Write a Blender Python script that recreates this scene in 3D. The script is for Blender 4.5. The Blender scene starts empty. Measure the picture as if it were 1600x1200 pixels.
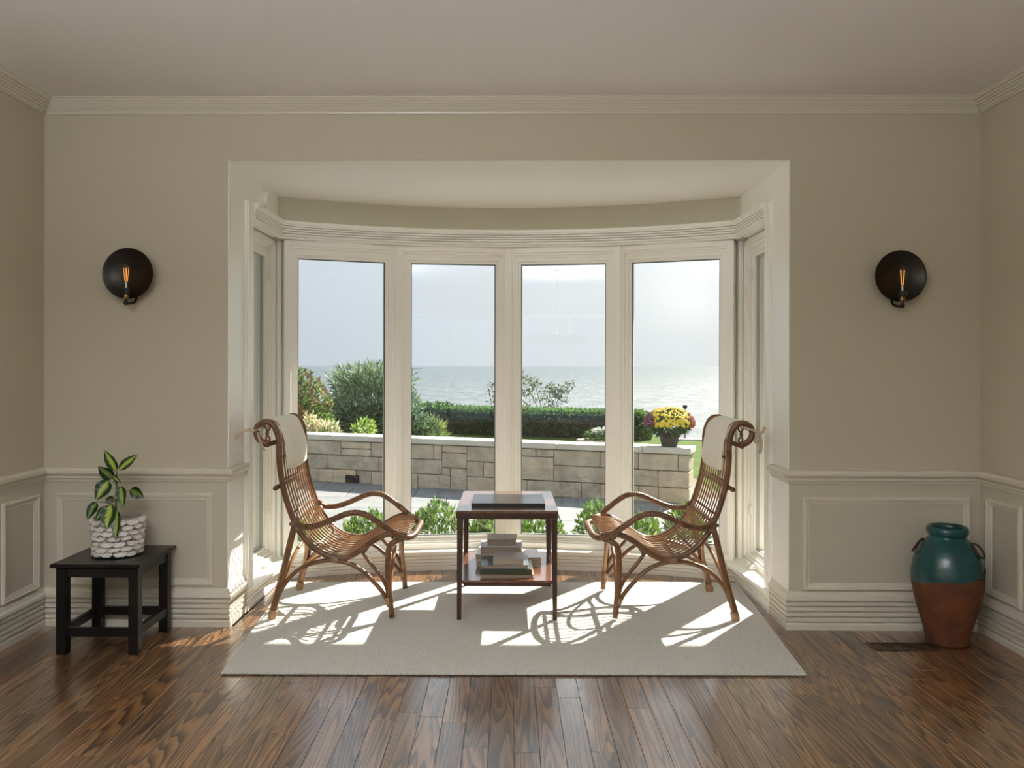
import bpy, bmesh, math, random
from mathutils import Vector, Matrix
random.seed(7)
C = bpy.context.scene.collection
PI = math.pi

# ------------------------------------------------------------------ camera, sky, sun, exposure
H = 1.37                                   # eye height above the floor
PSI, ROLL, FP = .0102, .002, 1300.0        # slight yaw and roll, focal length in pixels of a 1600 px frame
c_, s_ = math.cos(PSI), math.sin(PSI); cr, sr = math.cos(ROLL), math.sin(ROLL)
Fv = Vector((-s_, c_, 0)); Rv = Vector((c_*cr, s_*cr, sr)); Uv = Vector((-c_*sr, -s_*sr, cr))
cam_d = bpy.data.cameras.new('camera'); cam = bpy.data.objects.new('camera', cam_d); C.objects.link(cam)
cam_d.sensor_width = 36; cam_d.lens = 36*FP/1600
cam_d.shift_x = 18/1600; cam_d.shift_y = -28/1600
cam_d.clip_start = .05; cam_d.clip_end = 60000
M = Matrix.Identity(4)
for i in range(3):
    M[i][0] = Rv[i]; M[i][1] = Uv[i]; M[i][2] = -Fv[i]
M[2][3] = H
cam.matrix_world = M
sc = bpy.context.scene
sc.camera = cam
sc.view_settings.view_transform = 'Standard'; sc.view_settings.look = 'None'
sc.view_settings.exposure = 1.24; sc.view_settings.gamma = 1.0; sc.view_settings.use_curve_mapping = False
sc.cycles.max_bounces = 12; sc.cycles.diffuse_bounces = 7; sc.cycles.transparent_max_bounces = 24
sc.cycles.sample_clamp_indirect = 6.0
sc.cycles.caustics_reflective = False; sc.cycles.caustics_refractive = False

SUNV = Vector((-.6, -.8, -.82)).normalized()
SUN_E = 7.0
world = bpy.data.worlds.new('hazy_sky'); sc.world = world; world.use_nodes = True
wn, wl = world.node_tree.nodes, world.node_tree.links
bg = wn['Background']; bg.inputs[1].default_value = .535
tc = wn.new('ShaderNodeTexCoord')
dt = wn.new('ShaderNodeVectorMath'); dt.operation = 'DOT_PRODUCT'; dt.inputs[1].default_value = Vector((.75, .66, 0)).normalized()
wl.new(tc.outputs['Generated'], dt.inputs[0])
rp = wn.new('ShaderNodeValToRGB'); rp.color_ramp.interpolation = 'EASE'
rp.color_ramp.elements[0].position = .30; rp.color_ramp.elements[0].color = (.56, .635, .72, 1)
rp.color_ramp.elements[1].position = .86; rp.color_ramp.elements[1].color = (.80, .835, .855, 1)
wl.new(dt.outputs['Value'], rp.inputs[0])
sx = wn.new('ShaderNodeSeparateXYZ'); wl.new(tc.outputs['Generated'], sx.inputs[0])
mr = wn.new('ShaderNodeMapRange'); mr.inputs['From Min'].default_value = 0.0; mr.inputs['From Max'].default_value = .30
mr.inputs['To Min'].default_value = .80; mr.inputs['To Max'].default_value = 1.0; wl.new(sx.outputs['Z'], mr.inputs['Value'])
nz = wn.new('ShaderNodeTexNoise'); nz.inputs['Scale'].default_value = 2.2; nz.inputs['Detail'].default_value = 3
wl.new(tc.outputs['Generated'], nz.inputs['Vector'])
m2 = wn.new('ShaderNodeMapRange'); m2.inputs['To Min'].default_value = .95; m2.inputs['To Max'].default_value = 1.05; wl.new(nz.outputs[0], m2.inputs['Value'])
mu = wn.new('ShaderNodeMath'); mu.operation = 'MULTIPLY'; wl.new(mr.outputs[0], mu.inputs[0]); wl.new(m2.outputs[0], mu.inputs[1])
vm = wn.new('ShaderNodeVectorMath'); vm.operation = 'SCALE'; wl.new(rp.outputs[0], vm.inputs[0]); wl.new(mu.outputs[0], vm.inputs['Scale'])
wl.new(vm.outputs[0], bg.inputs[0])

sun_d = bpy.data.lights.new('sun', 'SUN'); sun_d.energy = SUN_E; sun_d.angle = math.radians(.7); sun_d.color = (1.0, .93, .80)
sun = bpy.data.objects.new('sun', sun_d); C.objects.link(sun)
sun.rotation_euler = SUNV.to_track_quat('-Z', 'Y').to_euler(); sun.location = (8, 12, 10)

FILL_W = 118                                # unseen fill light added behind the camera, brightening the room off the ceiling
l = bpy.data.lights.new('fill_light', 'AREA'); l.shape = 'DISK'; l.size = 1.0; l.energy = FILL_W; l.color = (.90, .95, 1.0)
o = bpy.data.objects.new('fill_light', l); C.objects.link(o); o.location = (-.9, -.35, 1.81); o.rotation_euler = (PI, 0, 0)

# ------------------------------------------------------------------ helpers
def V(*a): return Vector(a)

class MB:
    def __init__(s): s.v = []; s.f = []; s.uv = None; s.col = None
    def quad(s, *ps):
        b = len(s.v); s.v += [tuple(p) for p in ps]; s.f.append(tuple(range(b, b+len(ps))))
    def box(s, x0, x1, y0, y1, z0, z1, M=None, ch=0):
        if ch:
            e = ch
            pts = []
            b = len(s.v)
            def ring(z, i):
                return [(x0+i, y0+i, z), (x1-i, y0+i, z), (x1-i, y1-i, z), (x0+i, y1-i, z)]
            rs = [ring(z0, e), ring(z0+e, 0), ring(z1-e, 0), ring(z1, e)]
            for r in rs: pts += r
            if M is not None: pts = [tuple(M @ Vector(p)) for p in pts]
            s.v += pts
            for k in range(3):
                for j in range(4):
                    a, c = b+4*k+j, b+4*k+(j+1) % 4
                    s.f.append((a, c, c+4, a+4))
            s.f.append((b+3, b+2, b+1, b)); s.f.append((b+12, b+13, b+14, b+15))
            return s
        b = len(s.v)
        pts = [(x0,y0,z0),(x1,y0,z0),(x1,y1,z0),(x0,y1,z0),(x0,y0,z1),(x1,y0,z1),(x1,y1,z1),(x0,y1,z1)]
        if M is not None: pts = [tuple(M @ Vector(p)) for p in pts]
        s.v += pts
        for q in ((0,3,2,1),(4,5,6,7),(0,1,5,4),(1,2,6,5),(2,3,7,6),(3,0,4,7)): s.f.append(tuple(b+i for i in q))
        return s
    def prism(s, poly, z0, z1):
        n = len(poly); b = len(s.v)
        s.v += [(p[0], p[1], z0) for p in poly] + [(p[0], p[1], z1) for p in poly]
        s.f.append(tuple(b+i for i in reversed(range(n)))); s.f.append(tuple(b+n+i for i in range(n)))
        for i in range(n):
            j = (i+1) % n; s.f.append((b+i, b+j, b+n+j, b+n+i))
        return s
    def tube(s, pts, r, seg=8, cap=True, flat=1.0):
        pts = [Vector(p) for p in pts]; n = len(pts)
        rad = r if callable(r) else (lambda t: r)
        t0 = (pts[1]-pts[0]).normalized()
        up = V(0,0,1) if abs(t0.z) < .9 else V(1,0,0)
        a = t0.cross(up).normalized(); b0 = len(s.v)
        for i, p in enumerate(pts):
            t = (pts[min(i+1,n-1)]-pts[max(i-1,0)])
            t = t.normalized() if t.length > 1e-9 else t0
            a = (a - t*a.dot(t)).normalized(); bb = t.cross(a)
            rr = rad(i/(n-1))
            for k in range(seg):
                an = 2*PI*k/seg
                s.v.append(tuple(p + a*(rr*math.cos(an)) + bb*(rr*flat*math.sin(an))))
        for i in range(n-1):
            for k in range(seg):
                p, q = b0+i*seg+k, b0+i*seg+(k+1) % seg
                s.f.append((p, q, q+seg, p+seg))
        if cap:
            s.f.append(tuple(b0+k for k in reversed(range(seg)))); e = b0+(n-1)*seg
            s.f.append(tuple(e+k for k in range(seg)))
        return s
    def lathe(s, prof, seg=32, c=(0,0,0), M=None):
        b = len(s.v); n = len(prof)
        for r, z in prof:
            for k in range(seg):
                an = 2*PI*k/seg; p = Vector((r*math.cos(an), r*math.sin(an), z))
                if M is not None: p = M @ p
                s.v.append((p[0]+c[0], p[1]+c[1], p[2]+c[2]))
        for i in range(n-1):
            for k in range(seg):
                p, q = b+i*seg+k, b+i*seg+(k+1) % seg
                s.f.append((p, q, q+seg, p+seg))
        return s
    def make(s, name, mat, parent=None, smooth=False, cols=None, uvs=None):
        me = bpy.data.meshes.new(name); me.from_pydata(s.v, [], s.f); me.update()
        if cols:
            at = me.color_attributes.new('Col', 'FLOAT_COLOR', 'CORNER')
            i = 0
            for f, cc in zip(s.f, cols):
                for _ in f: at.data[i].color = (*cc, 1); i += 1
        if uvs:
            ul = me.uv_layers.new(name='UVMap')
            for i, l in enumerate(me.loops): ul.data[i].uv = uvs[l.vertex_index]
        if smooth:
            me.polygons.foreach_set('use_smooth', [True]*len(me.polygons))
        if mat: me.materials.append(mat)
        o = bpy.data.objects.new(name, me); C.objects.link(o)
        if parent is not None: o.parent = parent
        return o

def spline(pts, n=6):
    P = [Vector(p) for p in pts]; P = [P[0]*2-P[1]] + P + [P[-1]*2-P[-2]]; out = []
    for i in range(1, len(P)-2):
        for k in range(n):
            t = k/n; a, b, c, d = P[i-1], P[i], P[i+1], P[i+2]
            out.append(.5*((2*b)+(c-a)*t+(2*a-5*b+4*c-d)*t*t+(3*b-a-3*c+d)*t**3))
    out.append(P[-2]); return out

def tag(o, label, cat=None, group=None, kind=None):
    o['label'] = label
    if cat: o['category'] = cat
    if group: o['group'] = group
    if kind: o['kind'] = kind
    return o
def struct(o, label=None):
    o['kind'] = 'structure'
    if label: o['label'] = label
    return o
def empty(name, loc=(0,0,0), rz=0):
    o = bpy.data.objects.new(name, None); C.objects.link(o); o.location = loc; o.rotation_euler = (0,0,rz); o.empty_display_size = .1
    return o
def autosmooth(o, ang=40):
    for p in o.data.polygons: p.use_smooth = True
    m = o.data
    try:
        m.set_sharp_from_angle(angle=math.radians(ang))
    except Exception: pass
    return o

# ---- materials
def mat(name, col, rough=.5, metal=0, coat=0, bump=None, noise=None, spec=.5, trans=None, sheen=0):
    m = bpy.data.materials.new(name); m.use_nodes = True; n, l = m.node_tree.nodes, m.node_tree.links
    b = n['Principled BSDF']; b.inputs['Base Color'].default_value = (*col, 1); b.inputs['Roughness'].default_value = rough
    b.inputs['Metallic'].default_value = metal; b.inputs['Specular IOR Level'].default_value = spec
    b.inputs['Coat Weight'].default_value = coat; b.inputs['Coat Roughness'].default_value = .15
    if sheen: b.inputs['Sheen Weight'].default_value = sheen
    tcn = n.new('ShaderNodeTexCoord')
    if noise:        # (scale, colour2, stretch)
        nn = n.new('ShaderNodeTexNoise'); nn.inputs['Scale'].default_value = noise[0]; nn.inputs['Detail'].default_value = 4
        mp = n.new('ShaderNodeMapping'); mp.inputs['Scale'].default_value = noise[2] if len(noise) > 2 else (1,1,1)
        l.new(tcn.outputs['Object'], mp.inputs[0]); l.new(mp.outputs[0], nn.inputs['Vector'])
        r = n.new('ShaderNodeValToRGB'); r.color_ramp.elements[0].position = .35; r.color_ramp.elements[1].position = .65
        r.color_ramp.elements[0].color = (*noise[1], 1); r.color_ramp.elements[1].color = (*col, 1)
        l.new(nn.outputs[0], r.inputs[0]); l.new(r.outputs[0], b.inputs['Base Color'])
    if bump:         # (scale, strength, distance)
        nb = n.new('ShaderNodeTexNoise'); nb.inputs['Scale'].default_value = bump[0]; nb.inputs['Detail'].default_value = 3
        l.new(tcn.outputs['Object'], nb.inputs['Vector'])
        bp = n.new('ShaderNodeBump'); bp.inputs['Strength'].default_value = bump[1]; bp.inputs['Distance'].default_value = bump[2] if len(bump) > 2 else .01
        l.new(nb.outputs[0], bp.inputs['Height']); l.new(bp.outputs[0], b.inputs['Normal'])
    return m

WALLP = mat('wall_paint', (.52, .475, .365), .6, bump=(350, .04, .002))
WAINS = mat('wainscot_paint', (.53, .49, .395), .38, bump=(200, .03, .002))
TRIM = mat('trim_paint', (.64, .60, .50), .32)
BTRIM = mat('bay_trim_paint', (.92, .91, .86), .32)
CEIL = mat('ceiling_paint', (.78, .765, .76), .62, bump=(300, .03, .002))
BCEIL = mat('bay_ceiling_paint', (.92, .91, .88), .6)
BWALL = mat('bay_header_paint', (.56, .53, .42), .6)
RUGM = mat('rug_wool', (.74, .725, .67), .95, noise=(150, (.46, .45, .41), (1, 2.2, 1)), bump=(260, .7, .006), spec=.1, sheen=.15)
RUGB = mat('rug_backing', (.10, .09, .07), .9)
RATT = mat('rattan', (.20, .088, .032), .38, coat=.2, noise=(26, (.11, .046, .018), (1, 1, 1)), bump=(90, .25, .003))
RATL = mat('rattan_light', (.40, .20, .075), .4, coat=.25, noise=(9, (.24, .105, .036), (1, 1, 1)), bump=(120, .3, .003))
CANE = mat('cane_binding', (.40, .25, .13), .5, noise=(60, (.24, .14, .07)), bump=(150, .4, .003))
PILL = mat('cushion_cotton', (.84, .80, .70), .85, bump=(18, .35, .02), spec=.15)
TIE = mat('cotton_tie', (.55, .46, .32), .85)
BLKW = mat('black_stained_wood', (.004, .0035, .004), .3, noise=(8, (.008, .005, .005), (1, 12, 1)), spec=.3)
TEAK = mat('dark_teak', (.065, .023, .009), .3, coat=.15, noise=(7, (.028, .010, .005), (12, 1, 12)))
TEAKT = mat('teak_top', (.20, .085, .042), .16, coat=.8, noise=(7, (.11, .042, .02), (1, 14, 1)))
BRONZ = mat('dark_bronze', (.040, .036, .030), .36, metal=.85, noise=(9, (.03, .026, .022)))
BRASS = mat('aged_brass', (.30, .19, .09), .35, metal=1)
SOCK = mat('black_socket', (.01, .01, .01), .35)
GLAZE = mat('teal_glaze', (.002, .066, .070), .22, coat=.25, noise=(7, (.0015, .036, .040), (1, 1, 1.6)), bump=(38, .5, .004))
TERRA = mat('terracotta', (.16, .048, .017), .75, noise=(9, (.085, .028, .011)), bump=(70, .35, .004))
IRON = mat('rusty_iron', (.06, .028, .018), .5, metal=.5)
SHELL = mat('white_ceramic', (.74, .70, .66), .35, bump=(60, .3, .003), noise=(30, (.58, .545, .52)))
POTIN = mat('shaded_pot_body', (.30, .27, .25), .7)  # pot body darkened to stand in for shadow between the petals
SOIL = mat('potting_soil', (.03, .02, .013), .95, bump=(60, .8, .01))
STEM = mat('plant_stem', (.07, .14, .03), .5)
PLAST = mat('white_plastic', (.80, .79, .74), .35)
VENTM = mat('floor_register_wood', (.035, .016, .009), .35)
PAPER = mat('book_pages', (.40, .33, .25), .85, noise=(300, (.30, .25, .19), (.02, .02, 1)))
STONE = mat('limestone', (.60, .50, .375), .85, noise=(5, (.45, .375, .28)), bump=(14, .9, .03))
STONE2 = mat('grey_limestone', (.54, .46, .345), .85, noise=(4, (.36, .31, .235)), bump=(12, .9, .03))
STONE3 = mat('buff_limestone', (.66, .54, .39), .85, noise=(6, (.52, .42, .30)), bump=(16, .8, .02))
MORT = mat('dark_mortar', (.16, .135, .10), .95)
CAPM = mat('cap_stone', (.60, .56, .48), .8, noise=(3, (.50, .47, .41)), bump=(20, .4, .01))
SLAB = mat('patio_stone', (.215, .225, .232), .7, noise=(1.3, (.165, .174, .182)), bump=(10, .3, .01))
LAWN = mat('lawn_grass', (.10, .155, .035), .9, noise=(3, (.065, .11, .022)), bump=(40, 1, .03), spec=.1)
BARK = mat('branch_bark', (.09, .065, .045), .85)
EXT = mat('exterior_stucco', (.55, .52, .46), .8)
ROOFM = mat('roof_soffit', (.72, .70, .66), .7)
SEAWALL = mat('sea_wall_stone', (.42, .41, .38), .9)
BASKET = mat('dark_wicker', (.065, .050, .042), .7, bump=(60, .6, .01))
STEELM = mat('post_metal', (.22, .23, .24), .5, metal=.6)

def sea_material():
    m = mat('sea_water', (.30, .40, .43), .35, spec=.36); n, l = m.node_tree.nodes, m.node_tree.links
    b = n['Principled BSDF']; t = n.new('ShaderNodeTexCoord'); mp = n.new('ShaderNodeMapping'); mp.inputs['Scale'].default_value = (.2, .09, 1)
    nn = n.new('ShaderNodeTexNoise'); nn.inputs['Scale'].default_value = 1; nn.inputs['Detail'].default_value = 9; nn.inputs['Roughness'].default_value = .72
    l.new(t.outputs['Object'], mp.inputs[0]); l.new(mp.outputs[0], nn.inputs['Vector'])
    bp = n.new('ShaderNodeBump'); bp.inputs['Strength'].default_value = .9; bp.inputs['Distance'].default_value = 1.2
    l.new(nn.outputs[0], bp.inputs['Height']); l.new(bp.outputs[0], b.inputs['Normal'])
    r = n.new('ShaderNodeValToRGB'); r.color_ramp.elements[0].position = .44; r.color_ramp.elements[1].position = .57
    r.color_ramp.elements[0].color = (.035, .055, .07, 1); r.color_ramp.elements[1].color = (.11, .14, .158, 1)
    l.new(nn.outputs[0], r.inputs[0]); l.new(r.outputs[0], b.inputs['Base Color'])
    return m
SEA = sea_material()

def leaf_material(name, trans=.35, rough=.45):
    m = bpy.data.materials.new(name); m.use_nodes = True; n, l = m.node_tree.nodes, m.node_tree.links
    b = n['Principled BSDF']; b.inputs['Roughness'].default_value = rough; b.inputs['Specular IOR Level'].default_value = .35
    a = n.new('ShaderNodeVertexColor'); a.layer_name = 'Col'; l.new(a.outputs[0], b.inputs['Base Color'])
    t = n.new('ShaderNodeBsdfTranslucent'); l.new(a.outputs[0], t.inputs[0])
    mx = n.new('ShaderNodeMixShader'); mx.inputs[0].default_value = trans
    l.new(b.outputs[0], mx.inputs[1]); l.new(t.outputs[0], mx.inputs[2]); l.new(mx.outputs[0], n['Material Output'].inputs[0])
    return m
LEAFM = leaf_material('garden_leaves'); PETALM = leaf_material('flower_petals', .2, .6)

def variegated():
    m = bpy.data.materials.new('variegated_leaf'); m.use_nodes = True; n, l = m.node_tree.nodes, m.node_tree.links
    b = n['Principled BSDF']; b.inputs['Roughness'].default_value = .32
    uv = n.new('ShaderNodeUVMap'); uv.uv_map = 'UVMap'; s = n.new('ShaderNodeSeparateXYZ'); l.new(uv.outputs[0], s.inputs[0])
    tco = n.new('ShaderNodeTexCoord'); nn = n.new('ShaderNodeTexNoise'); nn.inputs['Scale'].default_value = 90; nn.inputs['Detail'].default_value = 3
    l.new(tco.outputs['Object'], nn.inputs['Vector'])
    a = n.new('ShaderNodeMath'); a.operation = 'SUBTRACT'; a.inputs[1].default_value = .5; l.new(s.outputs[0], a.inputs[0])
    ab = n.new('ShaderNodeMath'); ab.operation = 'ABSOLUTE'; l.new(a.outputs[0], ab.inputs[0])
    ns = n.new('ShaderNodeMath'); ns.operation = 'MULTIPLY_ADD'; ns.inputs[1].default_value = .35; ns.inputs[2].default_value = -.175; l.new(nn.outputs[0], ns.inputs[0])
    ad = n.new('ShaderNodeMath'); ad.operation = 'ADD'; l.new(ab.outputs[0], ad.inputs[0]); l.new(ns.outputs[0], ad.inputs[1])
    r = n.new('ShaderNodeValToRGB'); e = r.color_ramp.elements
    e[0].position = .10; e[0].color = (.42, .50, .10, 1); e[1].position = .26; e[1].color = (.010, .052, .012, 1)
    l.new(ad.outputs[0], r.inputs[0])
    # dark leaves: uv.y carries +2 so the ramp shifts
    oi = n.new('ShaderNodeObjectInfo'); cm = n.new('ShaderNodeMixRGB'); cm.blend_type = 'MULTIPLY'; cm.inputs[0].default_value = 1
    l.new(r.outputs[0], cm.inputs[1]); l.new(oi.outputs['Color'], cm.inputs[2])
    l.new(cm.outputs[0], b.inputs['Base Color'])
    t = n.new('ShaderNodeBsdfTranslucent'); l.new(cm.outputs[0], t.inputs[0]); mx = n.new('ShaderNodeMixShader'); mx.inputs[0].default_value = .25
    l.new(b.outputs[0], mx.inputs[1]); l.new(t.outputs[0], mx.inputs[2]); l.new(mx.outputs[0], n['Material Output'].inputs[0])
    return m
VARI = variegated()

def glass_mat(name, tint=(.985, .993, .99), refl=1.0):
    m = bpy.data.materials.new(name); m.use_nodes = True; n, l = m.node_tree.nodes, m.node_tree.links
    n.remove(n['Principled BSDF'])
    t = n.new('ShaderNodeBsdfTransparent'); t.inputs[0].default_value = (*tint, 1)
    g = n.new('ShaderNodeBsdfGlossy'); g.inputs['Roughness'].default_value = 0.01; g.inputs[0].default_value = (refl, refl, refl, 1)
    lw = n.new('ShaderNodeLayerWeight'); lw.inputs['Blend'].default_value = .5
    pw = n.new('ShaderNodeMath'); pw.operation = 'POWER'; pw.inputs[1].default_value = 5; l.new(lw.outputs['Facing'], pw.inputs[0])
    fr = n.new('ShaderNodeMath'); fr.operation = 'MULTIPLY_ADD'; fr.inputs[1].default_value = .965; fr.inputs[2].default_value = .035; l.new(pw.outputs[0], fr.inputs[0])
    mx = n.new('ShaderNodeMixShader'); l.new(fr.outputs[0], mx.inputs[0]); l.new(t.outputs[0], mx.inputs[1]); l.new(g.outputs[0], mx.inputs[2])
    l.new(mx.outputs[0], n['Material Output'].inputs[0]); return m
GLASS = glass_mat('window_glass'); BULB = glass_mat('bulb_glass', (.93, .90, .84))
FIL = bpy.data.materials.new('glowing_filament'); FIL.use_nodes = True
_b = FIL.node_tree.nodes['Principled BSDF']; _b.inputs['Base Color'].default_value = (.9, .4, .08, 1)
_b.inputs['Emission Color'].default_value = (1.0, .36, .06, 1); _b.inputs['Emission Strength'].default_value = .42

def oak():
    m = bpy.data.materials.new('oak_planks'); m.use_nodes = True; n, l = m.node_tree.nodes, m.node_tree.links
    b = n['Principled BSDF']
    t = n.new('ShaderNodeTexCoord'); oi = n.new('ShaderNodeObjectInfo')
    cx = n.new('ShaderNodeCombineXYZ')
    k1 = n.new('ShaderNodeMath'); k1.operation = 'MULTIPLY'; k1.inputs[1].default_value = 61; l.new(oi.outputs['Random'], k1.inputs[0])
    l.new(k1.outputs[0], cx.inputs[2]); l.new(k1.outputs[0], cx.inputs[1])
    ad = n.new('ShaderNodeVectorMath'); ad.operation = 'ADD'; l.new(t.outputs['Object'], ad.inputs[0]); l.new(cx.outputs[0], ad.inputs[1])
    mp = n.new('ShaderNodeMapping'); mp.inputs['Scale'].default_value = (8, .42, 1); l.new(ad.outputs[0], mp.inputs[0])
    nn = n.new('ShaderNodeTexNoise'); nn.inputs['Scale'].default_value = 1; nn.inputs['Detail'].default_value = 1.5; nn.inputs['Roughness'].default_value = .45; l.new(mp.outputs[0], nn.inputs['Vector'])
    mm = n.new('ShaderNodeMath'); mm.operation = 'MULTIPLY'; mm.inputs[1].default_value = 25; l.new(nn.outputs[0], mm.inputs[0])
    fr = n.new('ShaderNodeMath'); fr.operation = 'FRACT'; l.new(mm.outputs[0], fr.inputs[0])
    mp2 = n.new('ShaderNodeMapping'); mp2.inputs['Scale'].default_value = (260, 9, 1); l.new(ad.outputs[0], mp2.inputs[0])
    n2 = n.new('ShaderNodeTexNoise'); n2.inputs['Scale'].default_value = 1; n2.inputs['Detail'].default_value = 2; l.new(mp2.outputs[0], n2.inputs['Vector'])
    sm = n.new('ShaderNodeMath'); sm.operation = 'MULTIPLY_ADD'; sm.inputs[1].default_value = 1.1; sm.inputs[2].default_value = -.55; l.new(n2.outputs[0], sm.inputs[0])
    s2 = n.new('ShaderNodeMath'); s2.operation = 'ADD'; l.new(fr.outputs[0], s2.inputs[0]); l.new(sm.outputs[0], s2.inputs[1])
    r = n.new('ShaderNodeValToRGB'); e = r.color_ramp.elements
    e[0].position = .0; e[0].color = (.040, .017, .008, 1); e[1].position = 1; e[1].color = (.22, .105, .041, 1)
    q = e.new(.20); q.color = (.085, .037, .015, 1)
    q = e.new(.40); q.color = (.19, .088, .034, 1)
    q = e.new(.80); q.color = (.36, .18, .07, 1)
    l.new(s2.outputs[0], r.inputs[0])
    wn_ = n.new('ShaderNodeTexWhiteNoise'); wn_.noise_dimensions = '1D'; l.new(k1.outputs[0], wn_.inputs['W'])
    mrr = n.new('ShaderNodeMapRange'); mrr.inputs['To Min'].default_value = .50; mrr.inputs['To Max'].default_value = 1.05; l.new(wn_.outputs[0], mrr.inputs['Value'])
    sc_ = n.new('ShaderNodeVectorMath'); sc_.operation = 'SCALE'; l.new(r.outputs[0], sc_.inputs[0]); l.new(mrr.outputs[0], sc_.inputs['Scale'])
    l.new(sc_.outputs[0], b.inputs['Base Color'])
    b.inputs['Roughness'].default_value = .34; b.inputs['Specular IOR Level'].default_value = .35
    b.inputs['Coat Weight'].default_value = 1.0; b.inputs['Coat Roughness'].default_value = .19; b.inputs['Coat IOR'].default_value = 2.1
    bp = n.new('ShaderNodeBump'); bp.inputs['Strength'].default_value = .08; bp.inputs['Distance'].default_value = .002
    l.new(s2.outputs[0], bp.inputs['Height']); l.new(bp.outputs[0], b.inputs['Normal'])
    l.new(bp.outputs[0], b.inputs['Coat Normal'])
    return m
OAK = oak()

# ------------------------------------------------------------------ room shell
XL, XR, W, ZC, YR = -2.45, 2.455, 4.36, 2.76, -3.2
OL, OR, OT = -1.48, 1.465, 2.45                       # opening of the bay in the back wall
def sbox(name, x0,x1,y0,y1,z0,z1, m, label=None, parent=None):
    o = MB().box(x0,x1,y0,y1,z0,z1).make(name, m, parent)
    if parent is None: struct(o, label)
    return o
floor = sbox('floor', XL-.2, XR+.2, YR-.2, 5.66, -.06, -.013, VENTM, 'dark oak strip floor running towards the bay window')
ceil = sbox('ceiling', XL, XR, YR, W, ZC, ZC+.12, CEIL, 'plain off-white ceiling of the room')
b = MB(); b.box(XL-.2, OL, W, 4.66, -.4, 2.9); b.box(OR, XR+.2, W, 4.66, -.4, 2.9); b.box(OL, OR, W, 4.66, OT+.1, 2.9)
wall_back = struct(b.make('wall_back', WALLP), 'greige end wall around the bay window opening')
b = MB(); b.box(OL-.0, OR+.0, W, W+.004, OT, OT+.1); b.make('header_face', WALLP, wall_back)
b = MB(); b.box(XL, OL, W-.004, W, 0, .775); b.make('wainscot', WAINS, wall_back)
b = MB(); b.box(OR, XR, W-.004, W, 0, .775); b.make('wainscot', WAINS, wall_back)
wall_left = sbox('wall_left', XL-.2, XL, YR, W, -.06, 2.9, WALLP, 'greige wall on the left side of the room')
sbox('wainscot', XL, XL+.004, YR, W-.004, 0, .775, WAINS, parent=wall_left)
wall_right = sbox('wall_right', XR, XR+.2, YR, W, -.06, 2.9, WALLP, 'greige wall on the right side of the room')
sbox('wainscot', XR-.004, XR, YR, W-.004, 0, .775, WAINS, parent=wall_right)
b = MB(); y0, y1 = YR-.2, YR
b.box(XL-.2, -2.1, y0, y1, -.06, 2.9); b.box(-.4, .4, y0, y1, -.06, 2.9); b.box(2.1, XR+.2, y0, y1, -.06, 2.9)
for a, c in ((-2.1, -.4), (.4, 2.1)): b.box(a, c, y0, y1, -.06, .35); b.box(a, c, y0, y1, 2.3, 2.9)
struct(b.make('wall_rear', WALLP), 'greige wall with two added windows at the rear of the room')

# planks (each one its own part of the floor, within view; those behind the camera joined)
PWID = .0915
nx = int(math.ceil((XR-XL)/PWID))
vis = 0; back = MB()
rnd = random.Random(11)
for i in range(nx):
    xa = XL + i*PWID; xb = min(XR, xa+PWID)
    y = 2.55 - rnd.random()*.9
    xc = (xa+xb)/2
    yend = W if (xc < OL or xc > OR) else 5.64
    first = True
    while y < yend:
        L = rnd.uniform(.9, 1.75); ye = min(yend, y+L)
        if yend-ye < .25: ye = yend
        w = (xb-xa)-.0012; h = (ye-y)-.0016; g = .0009
        q = MB(); bx = w/2; by = h/2
        q.v = [(-bx,-by,-.013),(bx,-by,-.013),(bx,by,-.013),(-bx,by,-.013),(-bx,-by,-g),(bx,-by,-g),(bx,by,-g),(-bx,by,-g),
               (-bx+g,-by+g,0),(bx-g,-by+g,0),(bx-g,by-g,0),(-bx+g,by-g,0)]
        for k in range(2):
            for j in range(4):
                a, c = 4*k+j, 4*k+(j+1) % 4; q.f.append((a, c, c+4, a+4))
        q.f.append((8,9,10,11))
        o = q.make('plank', OAK, floor); o.location = ((xa+xb)/2, (y+ye)/2, 0)
        o.rotation_euler = (rnd.uniform(-.0004,.0004), rnd.uniform(-.0035,.0035), 0)
        vis += 1; y = ye
    yb = 1.6
for i in range(nx):
    xa = XL + i*PWID; xb = min(XR, xa+PWID); y = YR
    while y < 1.2:
        ye = min(1.2, y+1.4+.3*math.sin(i*7)); back.box(xa+.0006, xb-.0006, y+.001, ye-.001, -.013, -.0005); y = ye
o = back.make('plank_field', OAK, floor); o['kind'] = 'stuff'
fill = MB()
for i in range(nx):
    xa = XL + i*PWID; xb = min(XR, xa+PWID); fill.box(xa+.0006, xb-.0006, 1.2, 2.55-.95, -.013, -.0005)
o = fill.make('plank_field', OAK, floor); o['kind'] = 'stuff'
print('planks', vis)

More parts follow.
